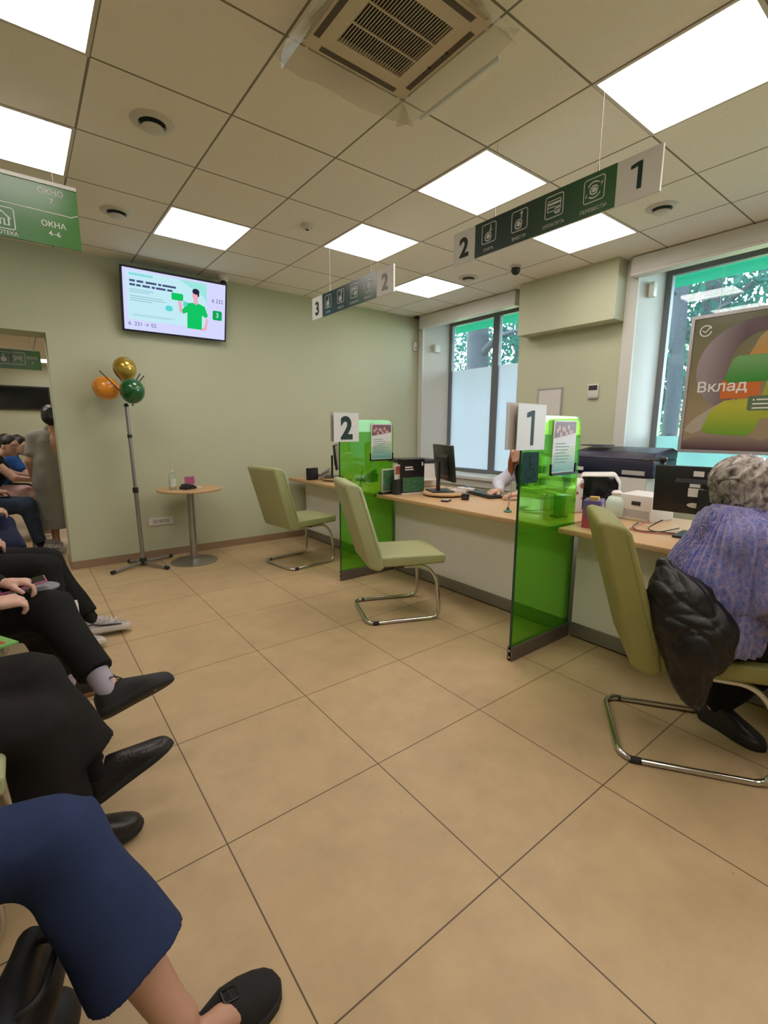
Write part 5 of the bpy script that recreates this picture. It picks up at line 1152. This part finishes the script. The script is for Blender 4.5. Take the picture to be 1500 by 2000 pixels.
# 1 navy wide trousers, nearest
p1 = seated('person in wide navy trousers and black suede loafers, nearest the viewer', '', (-.44, 1.02, .54), 0, (-.52, 1.02, .88), (-.50, 1.02, 1.20),
   [((-.03, 1.05, .515), (.135, .865, .115), (1, .05, -.02)), ((-.22, .80, .46), (-.28, .72, .11), (1, -.05, 0))], arms_at(-.50, 1.0, .64, -.24), 'cloth_navy', 'cloth_navy', (None, None), 'skin', ('long', 'hair_brown'), hem=.16, flare=1.75, h=.006)
for (a, td) in (((.135, .865, .0), (1, .03, 0)), ((-.28, .72, 0), (1, -.05, 0))):
    u, P = shoe(a, td, .29, UPZ, 'suede', p1, 1.1, low=True)
    q = MB(); q.tube([P(.105, y, .086 - (abs(y) / .043) ** 2 * .04) for y in (-.042, -.03, -.015, 0, .015, .03, .042)], .005, 8); q.build('strap', 'shoe_suede', u, 60, True)
    q = MB(); q.tube(fillet([P(.09, .014, .090), P(.122, .014, .080), P(.122, -.014, .080), P(.09, -.014, .090), P(.09, .014, .090)], .006), .003, 6); q.build('buckle', 'buckle' if 'buckle' in MATS else mat('buckle', (.03, .03, .03), .25, metal=.8), u, 60, True)
mat('shade_filler_black', (.007, .007, .009), .6, bump=.1, bscale=90)  # added bag shape, stands in for the dark shade under the trouser leg
t = thing('shade_filler', 'added black bag shape filling the shaded area beside the navy trousers', 'bag', (-.115, .965, 0), 1.25)
Sculpt(.04).limb(((-.11, 0, .06), .058), ((.11, 0, .06), .058), k=.03).limb(((-.10, 0, .22), .05), ((.10, 0, .22), .05), k=.06).limb(((-.08, 0, .31), .03), ((.08, 0, .31), .03), k=.06).build('shade_filler_body', 'shade_filler_black', t, .007, folds(.006, 35, 21), world=False)
MB().tube(fillet([(-.07, 0, .32), (-.06, -.06, .33), (.06, -.06, .33), (.07, 0, .32)], .05), .007, 8).build('strap', 'shade_filler_black', t, 60); MB().ball((.115, -.02, .325), .009, 12, 8).build('stud', 'chrome', t, smooth=180)
# 2 black wide trousers, shiny black shoes
p2 = seated('person in wide black trousers and shiny black leather shoes, second from the viewer', '', (-.45, 1.66, .54), 0, (-.52, 1.66, .88), (-.50, 1.66, 1.20),
   [((-.06, 1.74, .56), (.085, 1.63, .235), (.88, -.05, .42)), ((-.06, 1.60, .47), (-.02, 1.575, .105), (1, 0, 0))], arms_at(-.50, 1.66, .68, -.24), 'cloth_black', 'cloth_black_warm', ('leather', 'leather'), 'skin', ('cap', 'hair_black'), hem=.06, flare=1.75, h=.008)
# 3 joggers, black trainers, lilac socks, phone in hand
p3 = seated('person in black joggers, lilac socks and black trainers holding a phone, third from the viewer', '', (-.45, 2.33, .54), 0, (-.50, 2.33, .88), (-.47, 2.33, 1.20),
   [((.02, 2.27, .60), (.175, 1.965, .325), (.93, -.12, .33)), ((-.03, 2.46, .50), (.06, 2.60, .10), (1, .1, 0))],
   [((-.42, 2.50, .72), (-.13, 2.28, .735), (1, -.1, -.12), (0, .2, 1), .75), ((-.42, 2.08, .70), (-.16, 2.12, .70), (1, .25, -.05), (0, -.2, 1), .7)], 'cloth_black', 'cloth_black', ('black', 'tan'), 'skin_pale', ('cap', 'hair_dark'), hem=.09, flare=1.15, h=.008, hh=.006, socks='sock_lilac')
t = thing('smartphone', 'dark phone with a pink case held by the person in black joggers', 'phone', (-.05, 2.27, .715))
MB().box((-.075, -.036, -.004), (.075, .036, .004), bevel=.003).build('case', 'pink_print', t); MB().box((-.07, -.032, .0042), (.07, .032, .005)).build('screen', 'screen_dark', t)
t.rotation_euler = (.1, -.15, .1)
t = thing('grey_pouch', 'grey cloth pouch lying on the knee of the person in black joggers', 'pouch', (.0, 2.34, .668)); Sculpt(.01).egg((0, 2.34, .672), (.07, .06, .018)).build('pouch', 'cloth_grey', t, .005); MB().box((-.03, -.055, .021), (.03, -.045, .024)).build('zip', 'plastic_grey', t)
# 4 black trousers, white trainers
p4 = seated('person in black trousers and black and white trainers, fourth from the viewer', '', (-.45, 3.55, .54), 0, (-.52, 3.55, .88), (-.50, 3.55, 1.20),
   [((.05, 3.58, .50), (.25, 3.40, .105), (1, -.18, 0)), ((.04, 3.40, .50), (.08, 3.22, .105), (1, -.1, 0))], arms_at(-.50, 3.55, .66, -.24), 'cloth_black', 'cloth_black', ('sneaker', 'sneaker'), 'skin', ('cap', 'hair_black'), hem=.05, flare=1.0, h=.009)
mat('kraft', (.48, .36, .17), .7); t = thing('paper_bag', 'beige paper bag with a white rim between the third and fourth waiting persons', 'bag', (.075, 2.90, 0)); t.rotation_euler = (0, 0, -.15)
MB().prism([(-.06, 0), (.045, 0), (.072, .385), (-.07, .385)], -.05, .05, XZ(), bevel=.004).build('bag', 'kraft', t); MB().box((-.072, -.052, .3855), (.074, .052, .402)).build('rim', 'paper', t); MB().box((.0725, -.0525, .25), (.0765, .0525, .385)).build('edge', 'paper', t)
mat('cover_green', (.16, .42, .10), .4); mat('cover_red', (.50, .05, .03), .4)
t = thing('booklet', 'green and red printed booklet on the lap of the person in wide black trousers', 'booklet', (-.195, 1.84, .652)); t.rotation_euler = (.0, .05, .5)
MB().box((-.10, -.075, 0), (.10, .075, .006)).build('cover', 'cover_green', t); MB().box((-.075, -.055, .0062), (.075, .055, .0072)).build('picture', 'cover_red', t)
# 5 dark jeans near the opening
p5 = seated('person in dark blue jeans with crossed legs near the opening, fifth from the viewer', '', (-.48, 4.62, .54), 0, (-.55, 4.62, .88), (-.55, 4.62, 1.20),
   [((-.19, 4.78, .56), (-.075, 4.50, .35), (.9, .1, .12)), ((-.16, 4.45, .48), (-.25, 4.42, .105), (1, 0, 0))], arms_at(-.5, 4.62, .70, -.24), 'cloth_black', 'cloth_jeans_dark', ('tan', 'leather'), 'skin', ('cap', 'hair_black'), hem=.06, h=.010)
p6 = seated('person in faded jeans and a black top seated just inside the next room', '', (-.48, 6.15, .54), 0, (-.40, 6.15, .88), (-.42, 6.15, 1.18),
   [((-.02, 6.22, .53), (.05, 6.25, .105), (1, .1, 0)), ((-.02, 6.02, .53), (.06, 6.0, .105), (1, -.1, 0))], arms_at(-.42, 6.15, .68, -.24), 'cloth_black', 'cloth_jeans', ('sneaker', 'sneaker'), 'skin', ('cap', 'hair_black'), hem=.04, h=.011)
p7 = seated('woman in a black sleeveless top and pink skirt leaning forward in the next room', '', (-.46, 6.95, .54), 0, (-.25, 6.95, .84), (-.115, 6.95, 1.12),
   [((-.02, 7.03, .53), (.06, 7.30, .105), (1, .1, 0)), ((-.02, 6.86, .53), (.05, 7.05, .105), (1, .1, 0))],
   [((-.13, 7.17, .78), (.06, 7.05, .74), (1, -.3, -.1), UPZ, .6), ((-.10, 6.74, .76), (.06, 6.88, .72), (1, .3, -.1), UPZ, .6)], 'cloth_black', 'cloth_pink', (None, None), 'skin_pale', ('bun', 'hair_dark'), hem=.30, sleeve='none', h=.010, skirt=True, look=(.8, -.55, -.2))
p8 = seated('boy in a blue shirt with dark hair bent over in the next room', '', (-.36, 7.75, .53), 0, (-.12, 7.72, .84), (-.02, 7.70, 1.10),
   [((.0, 7.80, .52), (.05, 7.85, .105), (1, 0, 0)), ((.0, 7.63, .52), (.05, 7.6, .105), (1, 0, 0))],
   [((.0, 7.93, .74), (.10, 7.80, .70), (1, -.3, 0), UPZ, .6), ((.02, 7.52, .74), (.11, 7.64, .70), (1, .3, 0), UPZ, .6)], 'cloth_blue', 'cloth_black', ('black', 'black'), 'skin_pale', ('cap', 'hair_dark'), sleeve='short', hem=.05, h=.010, look=(.8, -.5, -.35))
# standing woman in a grey dress seen from behind in the opening
t = thing('person', 'woman in a long grey short-sleeved dress seen from behind in the opening', 'person', (.29, 6.30, 0)); c = V3(.29, 6.30, 0); HR = rotm((.15, 1, 0))
B = Sculpt(.03); B.limb((c + (0, 0, .85), .11), (c + (0, 0, 1.15), .10), (c + (0, 0, 1.30), .06), (c + (.0, .02, 1.36), .05), k=.04); face(B, c + (.0, .03, 1.445), HR, .95)
for s in (-1, 1):
    B.limb((c + (s * .09, 0, .80), .085), (c + (s * .09, .01, .45), .055), (c + (s * .085, 0, .08), .034), (c + (s * .085, .02, .035), .030), (c + (s * .09, .15, .025), .024), k=.02)
    B.limb((c + (s * .17, 0, 1.22), .05), (c + (s * .235, -.02, .97), .042), (c + (s * .22, .05, .75), .027), k=.02); hand(B, c + (s * .22, .05, .75), (0, .15, -1), (s, 0, 0), s, .3)
B.build('body', 'skin', t, .009)
T_ = Sculpt(.05)
for s in (-1, 1):
    T_.limb((c + (s * .09, 0, 1.16), .115), (c + (s * .09, 0, .95), .12), (c + (s * .09, 0, .78), .135), (c + (s * .10, 0, .20), .135), k=.06); T_.limb((c + (s * .17, 0, 1.215), .07), (c + (s * .21, -.01, 1.06), .068), k=.03)
T_.limb((c + (-.16, 0, 1.225), .068), (c + (0, 0, 1.27), .06), (c + (.16, 0, 1.225), .068), k=.04); T_.cut(c + (0, 0, .22), (0, 0, -1)); T_.build('dress', 'cloth_grey_dress', t, .009, folds(.006, 26, 5))
Sculpt(.02).limb((c + (-.045, -.02, 1.315), .035), (c + (.045, -.02, 1.315), .035)).build('collar', 'cloth_grey_dress', t, .007)
H = Sculpt(.03); P = lambda x, y, z: c + V3(0, .03, 1.445) + HR @ V3(x, y, z); H.egg(P(-.02, 0, .035), (.10, .088, .092), HR); H.egg(P(-.075, 0, -.02), (.055, .075, .075), HR); H.cut(P(.055, 0, .01), HR @ V3(1, 0, -.4)); H.build('hair', 'hair_black', t, .007, folds(.004, 90, 2))
eyes(c + (.0, .03, 1.445), HR, t, .95)
for s in (-1, 1): shoe(c + (s * .087, .0, 0), (s * .05, 1, 0), .24, UPZ, 'tan', t, .95, low=True)
# ------------------------------------------------------------------ clerk behind the middle desk
sw_ = thing('office_chair', 'dark office chair under the clerk behind the counter', 'chair', (3.72, 2.46, 0))
MB().box((-.24, -.24, .42), (.24, .24, .50), bevel=.03).build('seat', 'dark_plastic', sw_, smooth=40); MB().box((.22, -.22, .55), (.28, .22, 1.02), bevel=.025).build('backrest', 'dark_plastic', sw_, smooth=40); MB().cyl((0, 0, .06), (0, 0, .4195), .03).build('gas_column', 'black_plastic', sw_); MB().box((.225, -.03, .44), (.26, .03, .5495)).build('back_bracket', 'black_plastic', sw_)
for a in range(5): MB().cyl((0, 0, .055), (.20 * math.cos(a * 1.257), .20 * math.sin(a * 1.257), .045), .02, .015, 10).build('star_foot', 'black_plastic', sw_); MB().cyl((.20 * math.cos(a * 1.257), .20 * math.sin(a * 1.257) - .015, .027), (.20 * math.cos(a * 1.257), .20 * math.sin(a * 1.257) + .015, .027), .026).build('castor', 'black_plastic', sw_)
clerk = seated('clerk with long auburn hair and white sleeves typing behind the nearer divider', '', (3.70, 2.46, .58), math.pi, (3.60, 2.46, .92), (3.46, 2.54, 1.16),
   [((3.28, 2.36, .54), (3.36, 2.36, .105), (-1, 0, 0)), ((3.28, 2.56, .54), (3.36, 2.56, .105), (-1, 0, 0))],
   [((3.42, 2.14, .84), (3.22, 2.34, .805), (-.75, .65, -.10), UPZ, .45), ((3.42, 2.72, .84), (3.28, 2.60, .805), (-.9, .1, -.1), UPZ, .45)], 'cloth_white', 'cloth_black', ('black', 'black'), 'skin_pale', ('long', 'hair_red'), h=.009, hh=.006, hem=.05)
V_ = Sculpt(.04)
for s in (-1, 1): V_.limb((V3(3.70, 2.46 + s * .07, .58), .125), (V3(3.60, 2.46 + s * .075, .95), .125), k=.06)
V_.cut((3.6, 2.46, 1.02), (0, 0, 1)).build('vest', 'cloth_black_warm', clerk, .009, folds(.004, 30, 1))
# ------------------------------------------------------------------ the woman in the knitted sweater
def sweater_mat():
    m = mat('knit_lilac', (.20, .19, .38), .95, spec=.1, sheen=.5); N, L, b = nodes(m); tc = N.new('ShaderNodeTexCoord'); mp = N.new('ShaderNodeMapping'); mp.inputs['Scale'].default_value = (1, 1, .8); L.new(tc.outputs['Object'], mp.inputs[0])
    n = N.new('ShaderNodeTexNoise'); n.inputs['Scale'].default_value = 64; n.inputs['Detail'].default_value = 6; n.inputs['Roughness'].default_value = .75; L.new(mp.outputs[0], n.inputs['Vector'])
    cr = N.new('ShaderNodeValToRGB'); e = cr.color_ramp.elements; e[0].position = .30; e[0].color = (.05, .055, .24, 1); e[1].position = .72; e[1].color = (.46, .36, .56, 1)
    for p_, c in ((.42, (.12, .15, .44)), (.52, (.23, .21, .46)), (.60, (.36, .29, .46))): k = e.new(p_); k.color = (*c, 1)
    L.new(n.outputs['Fac'], cr.inputs[0]); L.new(cr.outputs[0], b.inputs['Base Color'])
    n2 = N.new('ShaderNodeTexNoise'); n2.inputs['Scale'].default_value = 220; n2.inputs['Detail'].default_value = 3; L.new(tc.outputs['Object'], n2.inputs['Vector']); bp = N.new('ShaderNodeBump'); bp.inputs['Strength'].default_value = .7; bp.inputs['Distance'].default_value = .01; L.new(n2.outputs['Fac'], bp.inputs['Height']); L.new(bp.outputs['Normal'], b.inputs['Normal'])
sweater_mat()
def hair_mat():
    m = mat('hair_grey', (.22, .19, .17), .5); N, L, b = nodes(m); tc = N.new('ShaderNodeTexCoord'); n = N.new('ShaderNodeTexNoise'); n.inputs['Scale'].default_value = 26; n.inputs['Detail'].default_value = 6; n.inputs['Distortion'].default_value = 1.5; L.new(tc.outputs['Object'], n.inputs['Vector'])
    cr = N.new('ShaderNodeValToRGB'); e = cr.color_ramp.elements; e[0].position = .36; e[0].color = (.06, .048, .042, 1); e[1].position = .66; e[1].color = (.50, .44, .38, 1); L.new(n.outputs['Fac'], cr.inputs[0]); L.new(cr.outputs[0], b.inputs['Base Color'])
hair_mat()
F = unit((.574, -.819, 0)); Lf = V3(-F[1], F[0], 0); W = lambda f, l, z: V3(2.17, .66, 0) + F * f + Lf * l + V3(0, 0, z)
wm = thing('person', 'grey haired woman in a lilac knitted sweater seated with her back turned at the right', 'person', (2.17, .66, 0))
hd = W(.15, .085, 1.115); HRw = rotm(unit(F * .9 + Lf * .35 + V3(0, 0, -.15)))
B = Sculpt(.03); B.limb((W(.05, 0, .57), .12), (W(.10, 0, .85), .11), (W(.12, .03, .97), .06), (hd + HRw @ V3(-.02, 0, -.06), .052), k=.04); face(B, hd, HRw)
LG = [(W(.47, .13, .53), W(.17, .165, .105)), (W(.47, -.11, .53), W(.42, -.10, .105))]
for s, (k_, a_) in zip((1, -1), LG): B.limb((W(.05, s * .10, .55), .085), (k_, .058), (a_, .036), (a_ + V3(0, 0, -.05), .034), (a_ + (unit((-.32, -.95, 0)) if s == 1 else F) * .11 + V3(0, 0, -.07), .018), k=.02)
AR = [(W(.16, .28, .78), W(.38, .16, .80)), (W(.16, -.28, .76), W(.38, -.14, .78))]
for s, (e_, w_) in zip((1, -1), AR): B.limb((W(.10, s * .18, .93), .05), (e_, .042), (w_, .028), k=.02); hand(B, w_, F, UPZ, -s, .5)
B.build('body', 'skin_pale', wm, .008)
T_ = Sculpt(.06)
for s in (-1, 1): T_.limb((W(.03, s * .115, .575), .165), (W(.06, s * .105, .74), .152), (W(.09, s * .095, .86), .128), k=.07)
T_.limb((W(.09, .17, .915), .088), (W(.09, .0, .955), .085), (W(.09, -.17, .915), .088), k=.05)
for s, (e_, w_) in zip((1, -1), AR): T_.limb((W(.10, s * .19, .91), .088), (e_, .072), (w_, .05), k=.05)
T_.limb((W(.115, .02, .99), .070), (W(.125, .035, 1.03), .066), k=.03); T_.cut(W(0, 0, .505), (0, 0, -1)); T_.cut(W(.12, .03, 1.035), (.0, .0, 1))
cx, cy = W(.06, 0, 0)[:2]
def ribs(X, Y, Z):
    a = np.arctan2(Y - cy, X - cx); return -.0075 * np.cos(a * 44 + 1.5 * np.sin(Z * 3)) + folds(.009, 16, 4)(X, Y, Z) + .008 * np.exp(-((Z - .67) / .016) ** 2) + .0008 * np.sin(Z * 520)
T_.build('sweater', 'knit_lilac', wm, .006, ribs)
U_ = Sculpt(.04); U_.limb((W(.04, .10, .555), .118), (W(.04, -.10, .555), .118), k=.05)
for s, (k_, a_) in zip((1, -1), LG): U_.limb((W(.05, s * .10, .55), .115), (k_, .085), k=.05); U_.limb((k_, .085), (k_ + (a_ - k_) * .97, .060), k=.03, flat=True)
U_.build('trousers', 'cloth_black', wm, .008, folds(.004, 30, 6))
for (k_, a_), td in zip(LG, (unit((-.32, -.95, 0)), F)): shoe(a_ - V3(0, 0, .105), td, .28, UPZ, 'leather', wm, 1.05); Sculpt(.01).limb((a_ + V3(0, 0, .06), .043), (a_, .041), (a_ - V3(0, 0, .035) + td * .02, .038), k=.01).build('sock', 'cloth_black', wm, .006)
H = Sculpt(.03); P = lambda x, y, z: hd + HRw @ V3(x, y, z)
H.egg(P(-.022, 0, .026), (.116, .108, .086), HRw); H.egg(P(-.075, 0, -.005), (.07, .100, .070), HRw)
for s in (-1, 1): H.egg(P(-.02, s * .085, -.015), (.06, .035, .065), HRw); H.limb((P(.02, s * .09, .0), .026), (P(.045, s * .098, -.035), .014), k=.02)
for k in range(16):
    a = k / 15 * math.pi * 1.1 - .55 * math.pi; q = P(-.07 * math.cos(a) - .02, .10 * math.sin(a), -.055); H.limb((q, .026), (q + V3(0, 0, -.035) + HRw @ V3(-.012 * math.cos(a), .012 * math.sin(a * 1.7), 0), .010), k=.015)
H.cut(P(.075, 0, .01), HRw @ V3(1, 0, -.25))
def strands(X, Y, Z):
    q = np.stack([X - hd[0], Y - hd[1], Z - hd[2]], -1) @ HRw; a = np.arctan2(q[..., 1], -q[..., 0] + .03); return .0045 * np.sin(a * 17 + q[..., 2] * 30 + 1.4 * np.sin(q[..., 2] * 28 + 2 * a)) + .0022 * np.sin(a * 43 - q[..., 2] * 36)
H.build('hair', 'hair_grey', wm, .005, strands)
eyes(hd, HRw, wm)
MB().tube([P(.0, s_, .0) for s_ in (-.1, -.09)], .003, 6).build('glasses_arm', 'dark_plastic', wm, 60, True) if False else None
# her black jacket stuffed between her and the backrest
mat('jacket_black', (.008, .0075, .0075), .40, spec=.4, bump=.25, bscale=35)
jk = thing('jacket', 'shiny black jacket stuffed against the chair back beside the woman', 'jacket', tuple(W(-.2, -.2, .47)))

def creases(X, Y, Z):
    w = folds(1.0, 20, 12)(X, Y, Z * .7); q = 0
    for kx, ky, kz, f_, p_ in ((.75, .5, .35, 24, .4), (-.75, .5, .35, 20, 2.1), (.6, -.6, .6, 30, 4.0)): q = q + (1 - np.abs(np.sin(f_ * (kx * X + ky * Y + kz * Z) + p_ + 2.4 * w))) ** 2.2
    return .0058 * q - .004 + .009 * w
J = Sculpt(.05); J.limb((W(-.19, -.17, .815), .030), (W(-.165, -.20, .72), .075), (W(-.12, -.22, .62), .098), (W(-.09, -.25, .52), .085), k=.05); J.limb((W(-.10, -.23, .70), .07), (W(-.05, -.25, .60), .085), (W(-.03, -.26, .52), .07), k=.05)
J.limb((W(-.11, -.27, .52), .07), (W(-.10, -.285, .42), .058), (W(-.085, -.29, .35), .036), k=.04); J.egg(W(-.06, -.26, .52), (.10, .07, .07))
J.build('jacket_cloth', 'jacket_black', jk, .005, creases)
MB().tube([W(-.10, -.335, .47), W(-.09, -.33, .40), W(-.085, -.325, .35)], .004, 6).build('zip', 'plastic_grey', jk, 60, True)
